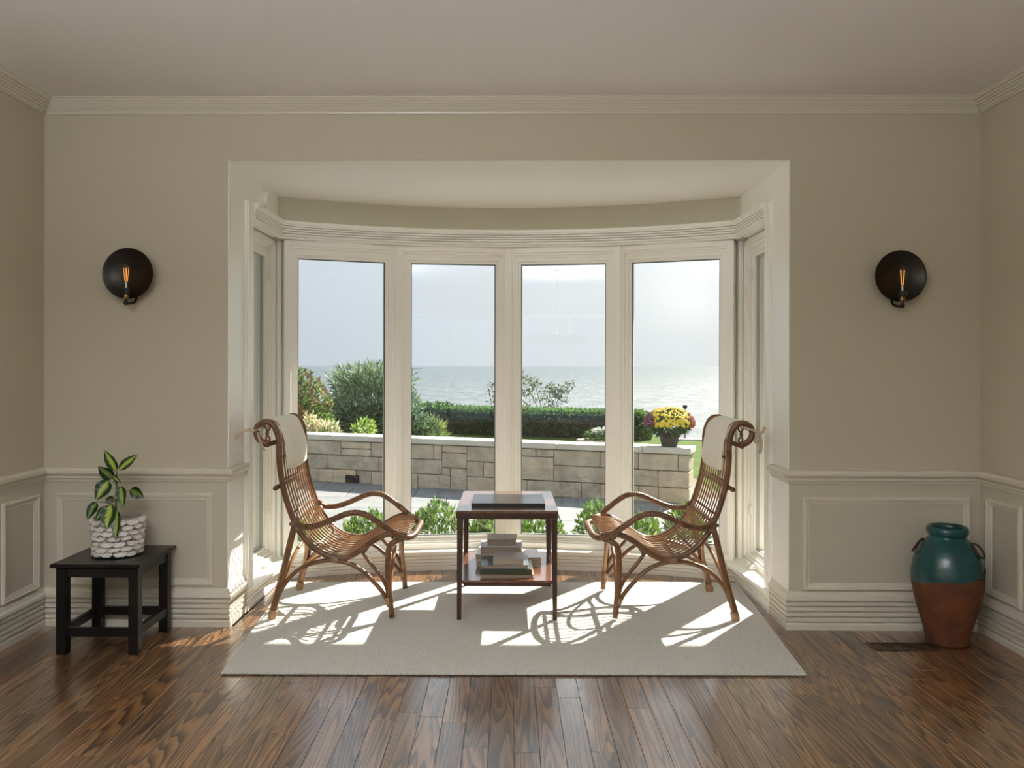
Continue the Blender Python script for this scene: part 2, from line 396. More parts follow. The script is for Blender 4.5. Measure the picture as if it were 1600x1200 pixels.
# ---- swept mouldings: path travels with the room on its left
def reeds(z0, z1, n, out, groove, horiz=False):
    r = []; st = (z1-z0)/n
    for k in range(n):
        a = z0+k*st; r += [(groove, a), (out, a+st*.18), (out+.001, a+st*.5), (out, a+st*.82), (groove, a+st)]
    return r
def sweep(path, prof, names, m, labels, end_caps=True):
    P = [Vector((p[0], p[1])) for p in path]; n = len(P); offs = []
    for i in range(n):
        d0 = (P[i]-P[i-1]).normalized() if i else None; d1 = (P[i+1]-P[i]).normalized() if i < n-1 else None
        nn = [Vector((-d.y, d.x)) for d in (d0, d1) if d is not None]
        if len(nn) == 1: offs.append(nn[0])
        else:
            mm = (nn[0]+nn[1]); mm = mm/ (mm.length_squared/2) if mm.length_squared > 1e-6 else nn[0]
            offs.append(mm)
    segs = {}
    for i in range(n-1): segs.setdefault(names[i], []).append(i)
    out = []
    for nm, ids in segs.items():
        b = MB()
        run = [ids[0]] + [i+1 for i in ids]
        k = len(prof)
        for i in run:
            for d, z in prof: p = P[i]+offs[i]*d; b.v.append((p.x, p.y, z))
        for j in range(len(run)-1):
            for q in range(k-1): b.f.append((j*k+q, (j+1)*k+q, (j+1)*k+q+1, j*k+q+1))
        b.f.append(tuple(range(k))); e = (len(run)-1)*k; b.f.append(tuple(e+q for q in reversed(range(k))))
        o = b.make(nm, m); struct(o, labels.get(nm)); autosmooth(o, 25); out.append(o)
    return out
BASE = [(0,0),(.022,0),(.022,.030),(.019,.036)] + reeds(.040,.150,4,.022,.008) + [(.026,.152),(.028,.160),(.026,.170),(.015,.182),(.012,.198),(0,.203)]
RAIL = [(0,.758),(.010,.760),(.013,.772),(.020,.778),(.021,.790),(.028,.794),(.034,.800),(.037,.806),(.037,.822),(.030,.830),(0,.832)]
CROWN = [(0,2.690),(.010,2.690),(.013,2.698)]
for k in range(5):
    a = (.016+k*.012, 2.701+k*.0105)
    CROWN += [(a[0]-.003, a[1]+.003), (a[0]+.004, a[1]-.001), (a[0]+.010, a[1]+.006)]
CROWN += [(.078, 2.7535), (.084, 2.755), (.084, 2.760)]
JB = 4.625                                             # jambs run to here, then the casing
per = [(XR, YR), (XR, W), (OR, W), (OR, JB)]
lab = {'baseboard_right': 'fluted baseboard along the right wall', 'baseboard_back_right': 'fluted baseboard on the end wall right of the bay', 'baseboard_bay_right': 'fluted baseboard turning in at the right jamb',
       'baseboard_left': 'fluted baseboard along the left wall', 'baseboard_back_left': 'fluted baseboard on the end wall left of the bay', 'baseboard_bay_left': 'fluted baseboard turning in at the left jamb'}
sweep(per, BASE, ['baseboard_right', 'baseboard_back_right', 'baseboard_bay_right'], TRIM, lab)
pel = [(OL, JB), (OL, W), (XL, W), (XL, YR)]
sweep(pel, BASE, ['baseboard_bay_left', 'baseboard_back_left', 'baseboard_left'], TRIM, lab)
lab = {'trim_1': 'chair rail along the right wall', 'trim_2': 'chair rail on the end wall right of the bay', 'trim_3': 'short chair rail on the right jamb of the bay',
       'trim_4': 'short chair rail on the left jamb of the bay', 'trim_5': 'chair rail on the end wall left of the bay', 'trim_6': 'chair rail along the left wall',
       'trim_7': 'reeded crown moulding along the right wall', 'trim_8': 'reeded crown moulding above the bay window', 'trim_9': 'reeded crown moulding along the left wall'}
sweep(per, RAIL, ['trim_1', 'trim_2', 'trim_3'], TRIM, lab)
sweep(pel, RAIL, ['trim_4', 'trim_5', 'trim_6'], TRIM, lab)
sweep([(XR, YR), (XR, W), (XL, W), (XL, YR)], CROWN, ['trim_7', 'trim_8', 'trim_9'], TRIM, lab)

# raised panel mouldings (picture-frame rings on the wainscot)
tn = [10]
def panel_ring(o3, ux, nx3, w, h, label):
    """o3 lower left corner, ux unit along, nx3 unit into the room"""
    prof = [(0, 0), (.003, .014), (.010, .016), (.013, .010), (.022, .009), (.026, .005), (.036, .004), (.038, 0)]   # (inset, proud)
    b = MB(); k = len(prof); O = Vector(o3); ux = Vector(ux); nn = Vector(nx3); uz = V(0,0,1)
    for cxn, czn in ((0,0),(1,0),(1,1),(0,1)):
        for ins, pr in prof:
            x = ins if cxn == 0 else w-ins; z = ins if czn == 0 else h-ins
            b.v.append(tuple(O+ux*x+uz*z+nn*pr))
    for c in range(4):
        d = (c+1) % 4
        for q in range(k-1): b.f.append((c*k+q, d*k+q, d*k+q+1, c*k+q+1))
    o = b.make('trim_%d' % tn[0], TRIM); tn[0] += 1; struct(o, label); return o
panel_ring((-2.382, W-.004, .215), (1,0,0), (0,-1,0), .832, .485, 'panel moulding behind the black side table')
panel_ring((1.535, W-.004, .205), (1,0,0), (0,-1,0), .865, .485, 'panel moulding behind the teal urn')
panel_ring((XR-.004, 4.28, .21), (0,-1,0), (-1,0,0), .285, .49, 'narrow panel moulding on the right wall next to the corner')
panel_ring((XL+.004, 3.985, .21), (0,1,0), (1,0,0), .31, .49, 'narrow panel moulding on the left wall next to the corner')
panel_ring((XR-.004, 3.90, .21), (0,-1,0), (-1,0,0), 1.2, .49, 'wide panel moulding on the right wall')
panel_ring((XL+.004, 2.70, .21), (0,1,0), (1,0,0), 1.2, .49, 'wide panel moulding on the left wall')

# ------------------------------------------------------------------ the bay
GC = Vector((-.005, 2.80)); RG = 3.0
def arc(R, t, c=GC): return Vector((c.x+R*math.sin(t), c.y+R*math.cos(t)))
BLX, BRX = -1.475, 1.465
th = [math.radians(29.4)*k/2 for k in (-2,-1,0,1,2)]
# jamb lining boards and bay ceiling
b = MB(); b.box(OL, OL+.005, W+.004, 4.66, 0, OT); struct(b.make('wall_bay_left', BTRIM), 'white left jamb and side wall of the bay')
wbl = bpy.data.objects['wall_bay_left']
b = MB(); b.box(OR-.005, OR, W+.004, 4.66, 0, OT); struct(b.make('wall_bay_right', BTRIM), 'white right jamb and side wall of the bay')
wbr = bpy.data.objects['wall_bay_right']
for par, s in ((wbl, -1), (wbr, 1)):
    xo, xi = s*1.80, (BLX if s < 0 else BRX)
    a, c = min(xo, xi), max(xo, xi)
    b = MB(); b.box(a, c, 4.66, 5.32, 2.19, OT+.02); b.make('side_header', BTRIM, par)
    b = MB(); b.box(a, c, 4.66, 5.41, -.4, .104); b.make('side_base', EXT, par)
    b = MB(); b.box(min(s*1.632, s*1.485), max(s*1.632, s*1.485), 5.412, 5.50, -.4, 2.19)
    b.make('corner_post', BTRIM, par)
    b = MB()
    for k in range(3): b.box(min(s*(1.485+k*.036), s*(1.511+k*.036)), max(s*(1.485+k*.036), s*(1.511+k*.036)), 5.400, 5.412, .125, 2.19, ch=.003)
    b.make('post_casing', BTRIM, par)
ac = [arc(2.895, math.radians(31)*(1-2*i/40)) for i in range(41)]
poly = [(1.80, W+.0), ] 
pts = [(BRX+.3, W+.001), (BRX+.3, 5.9), (BLX-.3, 5.9), (BLX-.3, W+.001)]
b = MB(); b.prism(pts, OT, OT+.10); struct(b.make('ceiling_bay', BCEIL), 'pale ceiling of the bay')
b = MB(); out = [arc(3.2, math.radians(31)*(1-2*i/40)) for i in range(41)]
n = 41
for i in range(n):
    for p in (ac[i], out[i]):
        b.v.append((p.x, p.y, 2.185)); b.v.append((p.x, p.y, OT))
for i in range(n-1):
    a, c = 4*i, 4*(i+1)
    b.f += [(a, a+1, c+1, c), (a+2, c+2, c+3, a+3), (a, c, c+2, a+2)]
o = struct(b.make('wall_bay_front', BWALL), 'curved wall strip above the bay windows'); autosmooth(o, 30)

# bay header moulding, base and ledge
HB = [(0, 2.182), (.014, 2.184)] + reeds(2.186, 2.196, 1, .018, .012) + reeds(2.198, 2.262, 4, .032, .016) + [(.036, 2.264), (.038, 2.272), (.046, 2.276), (.048, 2.292), (.040, 2.297), (0, 2.298)]
tA = math.asin((1.465-.0)/2.895)
arcp = [arc(2.895, tA*(1-2*i/36)) for i in range(37)]
path = [(BRX, 4.727)] + [(p.x, p.y) for p in arcp] + [(BLX, 4.727)]
nmz = ['trim_20'] + ['trim_21']*36 + ['trim_22']
sweep(path, HB, nmz, BTRIM, {'trim_20': 'reeded header moulding over the right side window', 'trim_21': 'reeded header moulding curving over the four front windows', 'trim_22': 'reeded header moulding over the left side window'})
BC = Vector((-.003, 1.856)); RB = 3.776
tB = math.asin(1.468/RB)
arcb = [arc(RB, tB*(1-2*i/36), BC) for i in range(37)]
BB = [(0,0),(.024,0),(.024,.022),(.020,.026)] + reeds(.028,.094,3,.022,.008) + [(.022,.096),(.024,.104),(0,.104)]
path = [(BRX, JB)] + [(p.x, p.y) for p in arcb] + [(BLX, JB)]
nmz = ['baseboard_ledge_right'] + ['baseboard_bay_front']*36 + ['baseboard_ledge_left']
sweep(path, BB, nmz, BTRIM, {'baseboard_ledge_right': 'fluted base under the right window ledge', 'baseboard_bay_front': 'fluted base curving under the front windows', 'baseboard_ledge_left': 'fluted base under the left window ledge'})
# ledge
arcl = [arc(RB-.032, tB*(1-2*i/36), BC) for i in range(37)]
inner = [(BRX-.032, JB)] + [(p.x, p.y) for p in arcl if abs(p.x) < 1.43] + [(BLX+.032, JB)]
outer = [(BLX-.2, JB), (BLX-.2, 5.60)] + [(p.x, p.y) for p in [arc(3.14, th[0]*(1-2*i/16)) for i in range(17)]] + [(BRX+.2, 5.60), (BRX+.2, JB)]
b = MB(); b.prism(inner+outer, .105, .125)
struct(b.make('trim_23', BTRIM), 'broad white window ledge running round the bay')
b = MB(); oo = [(p.x, p.y) for p in [arc(3.14, th[0]*(1-2*i/16)) for i in range(17)]]
b.prism([(p.x, p.y+.001) for p in arcb][::1] + oo, -.4, .104); struct(b.make('wall_bay_base', EXT), 'low curved wall under the front windows')
# vertical reeded casings on the jambs
for s, xi, nm, lb in ((1, BLX, 'trim_24', 'reeded casing beside the left side window'), (-1, BRX, 'trim_25', 'reeded casing beside the right side window')):
    b = MB()
    x1 = xi+s*.022
    b.box(min(xi-s*.10, xi+s*.014), max(xi-s*.10, xi+s*.014), 4.625, 4.725, .10, 2.296)
    for k in range(3):
        ya = 4.634+k*.030; b.box(min(xi, x1), max(xi, x1), ya, ya+.024, .125, 2.29, ch=.004)
    struct(b.make(nm, BTRIM), lb)

# windows
def ring(b, w, z0, z1, ins0, ins1, d0, d1, M4, bot=None):
    """rectangular ring in the facet frame: x along, y = depth out, z up"""
    e0, e1 = ins0, ins1
    bb0, bb1 = (bot if bot else (ins0, ins1))
    b.box(-w/2+e0, -w/2+e1, d0, d1, z0+bb0, z1-e0, M4, ch=.003); b.box(w/2-e1, w/2-e0, d0, d1, z0+bb0, z1-e0, M4, ch=.003)
    b.box(-w/2+e1-.002, w/2-e1+.002, d0, d1, z1-e1, z1-e0, M4, ch=.003); b.box(-w/2+e1-.002, w/2-e1+.002, d0, d1, z0+bb0, z0+bb1, M4, ch=.003)
def make_window(name, cx, cy, ang, w, z0, z1, label, side=0, top_extra=.018):
    root = empty(name, (cx, cy, 0)); root.rotation_euler = (0, 0, ang); struct(root, label)
    I = None
    b = MB(); ring(b, w, z0, z1, 0, .036, -.085, .075, I); ring(b, w, z0, z1+0, .034, .050, -.066, .07, I); 
    fr = b.make('window_frame', BTRIM, root)
    b = MB(); ring(b, w, z0+.0, z1-top_extra, .048, .074, -.050, .03, I, bot=(.04, .062)); ring(b, w, z0, z1-top_extra, .072, .092, -.036, .03, I, bot=(.060, .080))
    sa = b.make('sash', BTRIM, root)
    b = MB(); b.box(-w/2+.05, w/2-.05, -.045, .02, z1-top_extra-.05, z1-.049); b.make('head_stop', BTRIM, root)
    b = MB(); ring(b, w, z0, z1-top_extra, .091, .0975, -.024, -.004, I, bot=(.079, .086)); g = b.make('glazing_bead', EXTG if abs(cx) < 1.5 else GASK2, sa)
    b = MB(); b.box(-w/2+.088, w/2-.088, -.003, .003, z0+.078, z1-top_extra-.088); b.make('pane', GLASS, root)
    return root
GASK2 = mat('light_gasket', (.42, .44, .44), .5)
EXTG = mat('gasket_grey', (.10, .12, .12), .5)
fl = ['front window furthest left, behind the left wicker chair', 'front window second from left', 'front window third from left, above the centre table', 'front window furthest right, behind the right wicker chair']
for k in range(4):
    a, c = arc(RG, th[k]), arc(RG, th[k+1]); mid = (a+c)/2; d = c-a
    make_window('window_%d' % (k+1), mid.x, mid.y, math.atan2(d.y, d.x), d.length-.002, .125, 2.182, fl[k])
for k in (1, 2, 3):                                      # joint strips between the units
    p = arc(RG-.092, th[k]); b = MB()
    Mx = Matrix.Translation((p.x, p.y, 0)) @ Matrix.Rotation(-th[k], 4, 'Z')
    b.box(-.017, .017, -.012, .02, .125, 2.182, Mx, ch=.005)
    struct(b.make('trim_%d' % (25+k), BTRIM), ['', 'strip between the first and second front windows', 'strip between the two middle front windows', 'strip between the third and last front windows'][k])
w5 = make_window('window_5', -1.60, 5.035, PI/2, .748, .125, 2.182, 'narrow side window in the left of the bay')
w6 = make_window('window_6', 1.60, 5.035, -PI/2, .748, .125, 2.182, 'narrow side window in the right of the bay')
for r_, sg in ((w5, 1), (w6, -1)):
    for z in (.42, 1.92):
        b = MB(); b.box(.748/2-.085, .748/2-.070, -.062, -.045, z, z+.06, ch=.003) if sg > 0 else b.box(-.748/2+.070, -.748/2+.085, -.062, -.045, z, z+.06, ch=.003)
        b.make('latch', PLAST, r_)
    b = MB(); y_ = -.115
    b.box(.10*sg-.035, .10*sg+.035, y_-.012, y_+.03, .125, .150, ch=.006)
    b.tube(spline([(.10*sg, y_+.0, .150), (.10*sg-.02, y_-.01, .168), (.10*sg-.09, y_-.02, .160), (.10*sg-.115, y_-.025, .152)], 4), .006, 6)
    b.make('crank_handle', PLAST, r_)
# unseen rear windows, added to let fill daylight into the room
for k, x in enumerate((-1.25, 1.25)):
    rt = empty('window_%d' % (7+k), (x, -3.3, 0)); struct(rt, ['left', 'right'][k] + ' unseen rear window added behind the viewer for fill daylight')
    b = MB(); ring(b, 1.7, .35, 2.3, 0, .07, -.05, .05, None); b.box(-.03, .03, -.04, .04, .42, 2.23); b.make('window_frame', BTRIM, rt)
    b = MB(); b.box(-.78, .78, -.003, .003, .42, 2.23); b.make('pane', GLASS, rt)

# roof and eaves outside
b = MB(); b.box(-4.5, 4.5, 4.665, 6.46, 2.56, 2.70); b.box(-4.5, 4.5, YR-.2, 4.665, 2.905, 3.05); b.box(-4.5, 4.5, 6.44, 6.48, 2.49, 2.70)
struct(b.make('roof', ROOFM), 'white eaves over the bay')
b = MB(); b.box(-4.5, XL-.2, 4.40, 4.66, -.4, 2.9); b.box(XR+.2, 4.5, 4.40, 4.66, -.4, 2.9)
struct(b.make('wall_exterior', EXT), 'pale outer wall of the house')

# ------------------------------------------------------------------ outdoors
GZ = -.38
WA, WB = Vector((-3.092, 12.53)), Vector((2.263, 10.50))
wd = (WB-WA).normalized(); wn2 = Vector((wd.y, -wd.x))           # towards the house
b = MB(); b.box(-400, 3.7, 5.9, 24.6, GZ-.5, GZ); b.box(3.7, 400, 5.9, 19.7, GZ-.5, GZ); struct(b.make('lawn', LAWN), 'green lawn beyond the stone wall')
struct(MB().box(3.7, 60, 19.7, 20.1, GZ-.6, GZ+.03).make('sea_wall', SEAWALL), 'low grey stone edge between lawn and sea')
b = MB(); b.quad((-40000, 18, -6), (40000, 18, -6), (40000, 45000, -6), (-40000, 45000, -6)); struct(b.make('sea', SEA), 'calm grey-blue sea to the horizon')
# patio
patio = struct(MB().box(-9, 2.9, 5.6, 13.5, GZ-.03, GZ+.004).make('patio', MORT), 'grey stone patio between house and garden wall')
for j in range(8):
    y = 6.0+j*.82
    for i in range(13):
        x = -7.5+i*.92+(j % 2)*.46-.2
        x1 = x+.91
        # keep the slabs on the house side of the garden wall
        if (Vector((x+.45, y+.4))-WA).dot(wn2) < -.25 or x > 2.5: continue
        o = MB().box(-.455, min(.455, 2.85-x-.455), -.405, .405, 0, .020+.003*rnd.random(), ch=.004).make('paving_slab', SLAB, patio)
        o.location = (x+.455, y+.41, GZ+.004)
# stone wall
ang = math.atan2(wd.y, wd.x); L = (WB-WA).length+1.75; 
sw = empty('garden_wall', (WB.x, WB.y, GZ), ang); tag(sw, 'low garden wall of pale cut stone blocks beyond the patio', 'wall')
TH = .34
MB().box(-L+.012, -.012, .012, TH-.012, 0, .64).make('mortar_core', MORT, sw)
U_ = .106; cols_ = int(L/.125); uw = L/cols_
grid = [[0]*cols_ for _ in range(6)]; rs = random.Random(5)
smats = [STONE, STONE, STONE2, STONE3, STONE2]
for r in range(6):
    for cc in range(cols_):
        if grid[r][cc]: continue
        hmax = rs.choice([1, 2, 2, 2, 3]); wmax = rs.choice([2, 3, 4, 5, 6]); wmax = max(1, wmax-(1 if hmax == 3 else 0))
        hh = 1
        while hh < hmax and r+hh < 6 and not grid[r+hh][cc]: hh += 1
        ww = 1
        while ww < wmax and cc+ww < cols_ and all(not grid[r+q][cc+ww] for q in range(hh)): ww += 1
        for q in range(hh):
            for p in range(ww): grid[r+q][cc+p] = 1
        x0 = -L+cc*uw; x1 = x0+ww*uw; z0 = r*U_; z1 = z0+hh*U_
        pr = rs.uniform(.0, .022)
        endx = x1 > -.01
        nm = 'stone'
        m_ = rs.choice(smats)
        o = MB().box(x0+.005, x1-.005 if not endx else x1+.01, -pr, TH if endx else .06, z0+.005, z1-.005, ch=.008).make(nm, m_, sw)
x0 = -L; k = 0
while x0 < -.01:
    x1 = min(.04, x0+1.15); 
    if .04-x1 < .3: x1 = .04
    MB().box(x0+.003, x1-.003, -.045, TH+.045, .642, .72, ch=.010).make('cap_stone', CAPM, sw); x0 = x1
o = MB().box(-4.98, -4.76, -.034, -.02, .03, .14).make('drain_vent', SOCK, sw); 

# foliage
def leaves(b, cols, center, rad, n, size, palette, rng, shell=.55, aspect=.5, up=.2, box=False, droop=0, squash=1):
    for _ in range(n):
        while True:
            p = Vector((rng.uniform(-1,1), rng.uniform(-1,1), rng.uniform(-1,1)))
            q = max(abs(p.x), abs(p.y), abs(p.z)) if box else p.length
            if shell < q < 1: break
        pos = Vector((center[0]+p.x*rad[0], center[1]+p.y*rad[1], center[2]+p.z*rad[2]))
        d = (p.normalized() + Vector((rng.gauss(0,.6), rng.gauss(0,.6), rng.gauss(0,.6)+up-droop))).normalized()
        sidev = d.cross(Vector((rng.gauss(0,1), rng.gauss(0,1), rng.gauss(0,1)))).normalized()
        s = size*rng.uniform(.6, 1.3); w = s*aspect*.5
        b.quad(pos, pos+d*s*.45+sidev*w, pos+d*s, pos+d*s*.45-sidev*w)
        c = rng.choice(palette); f = rng.uniform(.7, 1.25); cols.append(tuple(x*f for x in c))
GR = [(.10,.19,.04),(.14,.25,.05),(.07,.14,.03),(.20,.30,.07)]
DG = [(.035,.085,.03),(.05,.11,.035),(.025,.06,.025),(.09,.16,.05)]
YG = [(.26,.40,.08),(.34,.47,.12),(.19,.31,.06),(.42,.52,.18)]
SG = [(.10,.19,.035),(.15,.25,.05),(.07,.14,.025),(.20,.30,.08)]
MX = [(.09,.17,.04),(.16,.25,.07),(.05,.10,.03),(.24,.11,.10),(.18,.13,.08),(.30,.36,.12)]
WLW = [(.13,.22,.11),(.20,.29,.16),(.08,.15,.07),(.28,.36,.22)]
def shrub(name, loc, label, cat, clumps, group=None, stems=None, stem_r=.012, core=None, mat_=None):
    root = empty(name, loc); tag(root, label, cat, group)
    rng = random.Random(hash(tuple(round(v, 2) for v in loc)) & 0xffff)
    b = MB(); cols = []
    for cl in clumps: leaves(b, cols, rng=rng, **cl)
    o = b.make('foliage', mat_ or LEAFM, root, cols=cols); o['kind'] = 'stuff'
    if stems:
        b = MB()
        for st in stems: b.tube(spline(st, 4), lambda t: stem_r*(1-.7*t), 5)
        b.make('stems', BARK, root)
    return root
def stemset(n, spread, h, rng, base=.1):
    out = []
    for _ in range(n):
        a = rng.uniform(0, 2*PI); r = spread*rng.uniform(.3, 1)
        out.append([(base*math.cos(a)*rng.random(), base*math.sin(a)*rng.random(), 0), (r*.45*math.cos(a), r*.45*math.sin(a), h*.5), (r*math.cos(a), r*math.sin(a), h*rng.uniform(.8, 1))])
    return out
rg = random.Random(3)
# hedge
h0, h1 = Vector((-2.75, 22.3)), Vector((3.25, 20.0)); hd = h1-h0
hz = empty('clipped_hedge', ((h0.x+h1.x)/2, (h0.y+h1.y)/2, GZ), math.atan2(hd.y, hd.x)); tag(hz, 'long clipped dark green hedge at the far edge of the lawn', 'hedge')
hl = hd.length/2; b = MB(); cols = []
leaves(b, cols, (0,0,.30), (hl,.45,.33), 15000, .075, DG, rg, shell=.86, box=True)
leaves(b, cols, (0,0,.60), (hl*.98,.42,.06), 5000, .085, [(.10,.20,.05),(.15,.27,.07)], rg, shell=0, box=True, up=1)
leaves(b, cols, (-hl+.9,0,.50), (.9,.45,.28), 2500, .08, DG+GR, rg, shell=.6)
leaves(b, cols, (hl-.1,0,.31), (.35,.45,.36), 1500, .08, GR, rg, shell=.6)
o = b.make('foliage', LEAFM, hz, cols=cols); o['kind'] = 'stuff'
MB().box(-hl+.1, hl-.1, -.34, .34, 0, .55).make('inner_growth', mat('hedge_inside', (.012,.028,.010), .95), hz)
# big shrubs at left beyond the wall
shrub('flowering_shrub', (-3.85, 14.3, GZ), 'tall mixed green shrub with reddish sprigs above the wall at its far left', 'shrub',
      [dict(center=(0,0,.95), rad=(.78,.6,.80), n=6500, size=.085, palette=MX, shell=.35),
       dict(center=(.30,-.1,.55), rad=(.60,.5,.6), n=3500, size=.08, palette=GR, shell=.3),
       dict(center=(-.25,0,1.55), rad=(.35,.3,.30), n=700, size=.08, palette=MX, shell=0, up=1),
       dict(center=(.28,-.4,.95), rad=(.14,.1,.12), n=160, size=.07, palette=[(.75,.42,.10),(.60,.35,.08)], shell=0)],
      stems=stemset(12, .5, 1.6, rg), stem_r=.02)
wb_, wc_ = MB(), []
shrub('willow_shrub', (-2.62, 16.0, GZ), 'feathery grey-green willow-like shrub between mixed shrub and hedge', 'shrub',
      [dict(center=(0,0,.85), rad=(.92,.6,.80), n=7500, size=.15, palette=WLW, shell=.35, aspect=.16, up=.5),
       dict(center=(0,.1,.5), rad=(.90,.5,.5), n=5000, size=.10, palette=DG, shell=.2),
       dict(center=(0,0,1.5), rad=(.85,.5,.26), n=1300, size=.17, palette=WLW, shell=.0, aspect=.13, up=.8),
       dict(center=(.75,-.1,.4), rad=(.5,.4,.45), n=2600, size=.12, palette=DG+WLW, shell=.2, aspect=.3)],
      stems=[[(0,0,0),(.2*s,0,1.0),(.35*s+.1,0,1.62),(.6*s+.35,0,1.60+.1*s)] for s in (-1.3,-.7,-.2,.4,1)]+stemset(10, .7, 1.6, rg), stem_r=.012)
shrub('cream_flower_plant', (-2.95, 13.35, GZ), 'small plant with cream flower spikes just above the wall cap', 'plant',
      [dict(center=(.0,0,.70), rad=(.24,.15,.16), n=380, size=.075, palette=[(.72,.68,.50),(.60,.56,.38),(.50,.48,.28)], shell=.1, up=.9, aspect=.4),
       dict(center=(-.25,0,.75), rad=(.14,.12,.25), n=260, size=.07, palette=[(.66,.60,.40),(.50,.46,.24)], shell=.1, up=.9, aspect=.4),
       dict(center=(0,0,.5), rad=(.35,.2,.25), n=700, size=.08, palette=GR, shell=.1)], stems=stemset(8, .25, .75, rg), stem_r=.006)
shrub('yellow_green_plant', (-2.30, 13.2, GZ), 'small yellow-green plant by the wall under the willow-like shrub', 'plant',
      [dict(center=(0,0,.66), rad=(.17,.14,.24), n=420, size=.09, palette=YG, shell=.1, up=.7, aspect=.35)], stems=stemset(6, .15, .75, rg), stem_r=.005)
shrub('striped_grass_clump', (-1.48, 13.6, GZ), 'small clump of pale grass blades in front of the hedge', 'plant',
      [dict(center=(-.1,3.5,.30), rad=(.28,.3,.34), n=520, size=.2, palette=[(.22,.30,.10),(.42,.42,.2),(.15,.24,.08)], shell=.1, up=1.1, aspect=.10)], stems=stemset(4, .1, .3, rg), stem_r=.004)
for nm, loc, lb, pal, sp in (('airy_shrub', (1.05, 23.0, GZ), 'loose open shrub with bare twigs rising behind the hedge', [(.16,.20,.10),(.24,.24,.13),(.10,.14,.06)], .85),):
    st = [[(0,0,0),(-.4,0,.9),(-.75,0,1.50)], [(0,0,0),(-.2,0,.8),(-.35,0,1.30)], [(0,0,0),(.05,.1,.7),(.1,0,1.15)], [(0,0,0),(.3,0,.8),(.62,0,1.20)], [(0,0,0),(.1,0,.6),(.35,0,1.05)], [(0,0,0),(-.5,0,.6),(-.8,0,1.0)]]
    cl = []
    for s in st:
        e = s[-1]; mmid = s[1]
        cl.append(dict(center=((e[0]+mmid[0])/2, 0, (e[2]+mmid[2])/2), rad=(.20,.18,.30), n=110, size=.085, palette=pal, shell=0))
        cl.append(dict(center=e, rad=(.12,.12,.14), n=70, size=.08, palette=pal, shell=0))
    shrub(nm, loc, lb, 'shrub', cl, stems=st, stem_r=.016)
shrub('twiggy_sapling', (-.50, 23.2, GZ), 'thin twiggy sapling behind the hedge beside the middle frame', 'shrub',
      [dict(center=(0,0,1.0), rad=(.18,.15,.30), n=80, size=.08, palette=DG, shell=0)], stems=[[(0,0,0),(.02,0,.6),(-.1,0,1.2)],[(0,0,0),(.08,0,.6),(.14,0,1.1)]], stem_r=.014)
# white hydrangea in a stone ring
hy = shrub('white_hydrangea', (2.02, 19.0, GZ), 'small white-flowered bush on the lawn before the hedge', 'plant',
      [dict(center=(0,0,.14), rad=(.30,.25,.16), n=700, size=.07, palette=GR+DG, shell=.2)], stems=stemset(5, .2, .25, rg), stem_r=.006)
for k in range(9):
    b = MB(); cols = []
    a = k*2.4; cx_, cz_ = .23*math.cos(a)*rg.uniform(.3,1), .24+.10*rg.random()
    leaves(b, cols, (cx_, -.10+.06*math.sin(a), cz_), (.055,.05,.045), 60, .035, [(.85,.86,.82),(.75,.77,.74)], rg, shell=.4, aspect=.9)
    b.make('flower_head', PETALM, hy, cols=cols)
rt = empty('stone_ring', (2.02, 19.0, GZ)); tag(rt, 'low ring of grey edging stones round the white-flowered bush', 'edging')
for k in range(12):
    a = 2*PI*k/12; Mx = Matrix.Translation((.42*math.cos(a), .36*math.sin(a), 0)) @ Matrix.Rotation(a, 4, 'Z')
    MB().box(-.05, .05, -.095, .095, 0, .08, Mx, ch=.01).make('stone', STONE2, rt)
# post by the sea
ps = empty('garden_post', (4.2, 19.9, GZ)); tag(ps, 'slim grey post with dark cap at the lawn edge behind the flower pot', 'post')
MB().lathe([(0,0),(.028,0),(.026,.75),(0,.75)], 10).make('pole', STEELM, ps); MB().box(-.045,.045,-.045,.045,.75,.83,ch=.01).make('cap', SOCK, ps)

# sprigs of low shrubs right outside the glass
spots = [(-1.08, 6.62, .25, .27, 'left of the second window, under the wicker arm'), (-.57, 6.72, .22, .33, 'in the second window, tallest of the row'), (-.19, 6.80, .12, .22, 'left edge of the wooden table'),
         (.24, 6.75, .25, .22, 'right of the wooden table'), (.70, 6.78, .16, .31, 'beside the right wicker arm'), (1.06, 6.60, .16, .25, 'under the right chair arm'), (1.43, 6.70, .16, .30, 'behind the right chair back'), (-1.58, 6.6, .18, .22, 'behind the left chair back')]
for x, y, r, top, wh in spots:
    top -= .06; hgt = top-GZ
    cl = [dict(center=(0,0,hgt*.55), rad=(r,.28,hgt*.42), n=1100, size=.055, palette=SG, shell=.05, aspect=.38, up=.8)]
    for q in range(9):
        a = rg.uniform(-1, 1); cl.append(dict(center=(a*r*.9, rg.uniform(-.15,.15), hgt*(.93-.25*abs(a))), rad=(.035,.035,.09), n=50, size=.045, palette=SG, shell=0, aspect=.38, up=1.3))
    shrub('boxwood_shrub', (x, y, GZ), 'low bright green shrub outside the glass, ' + wh, 'shrub', cl, 'low shrubs outside the bay', stems=stemset(9, r*.8, hgt*.85, rg), stem_r=.006)

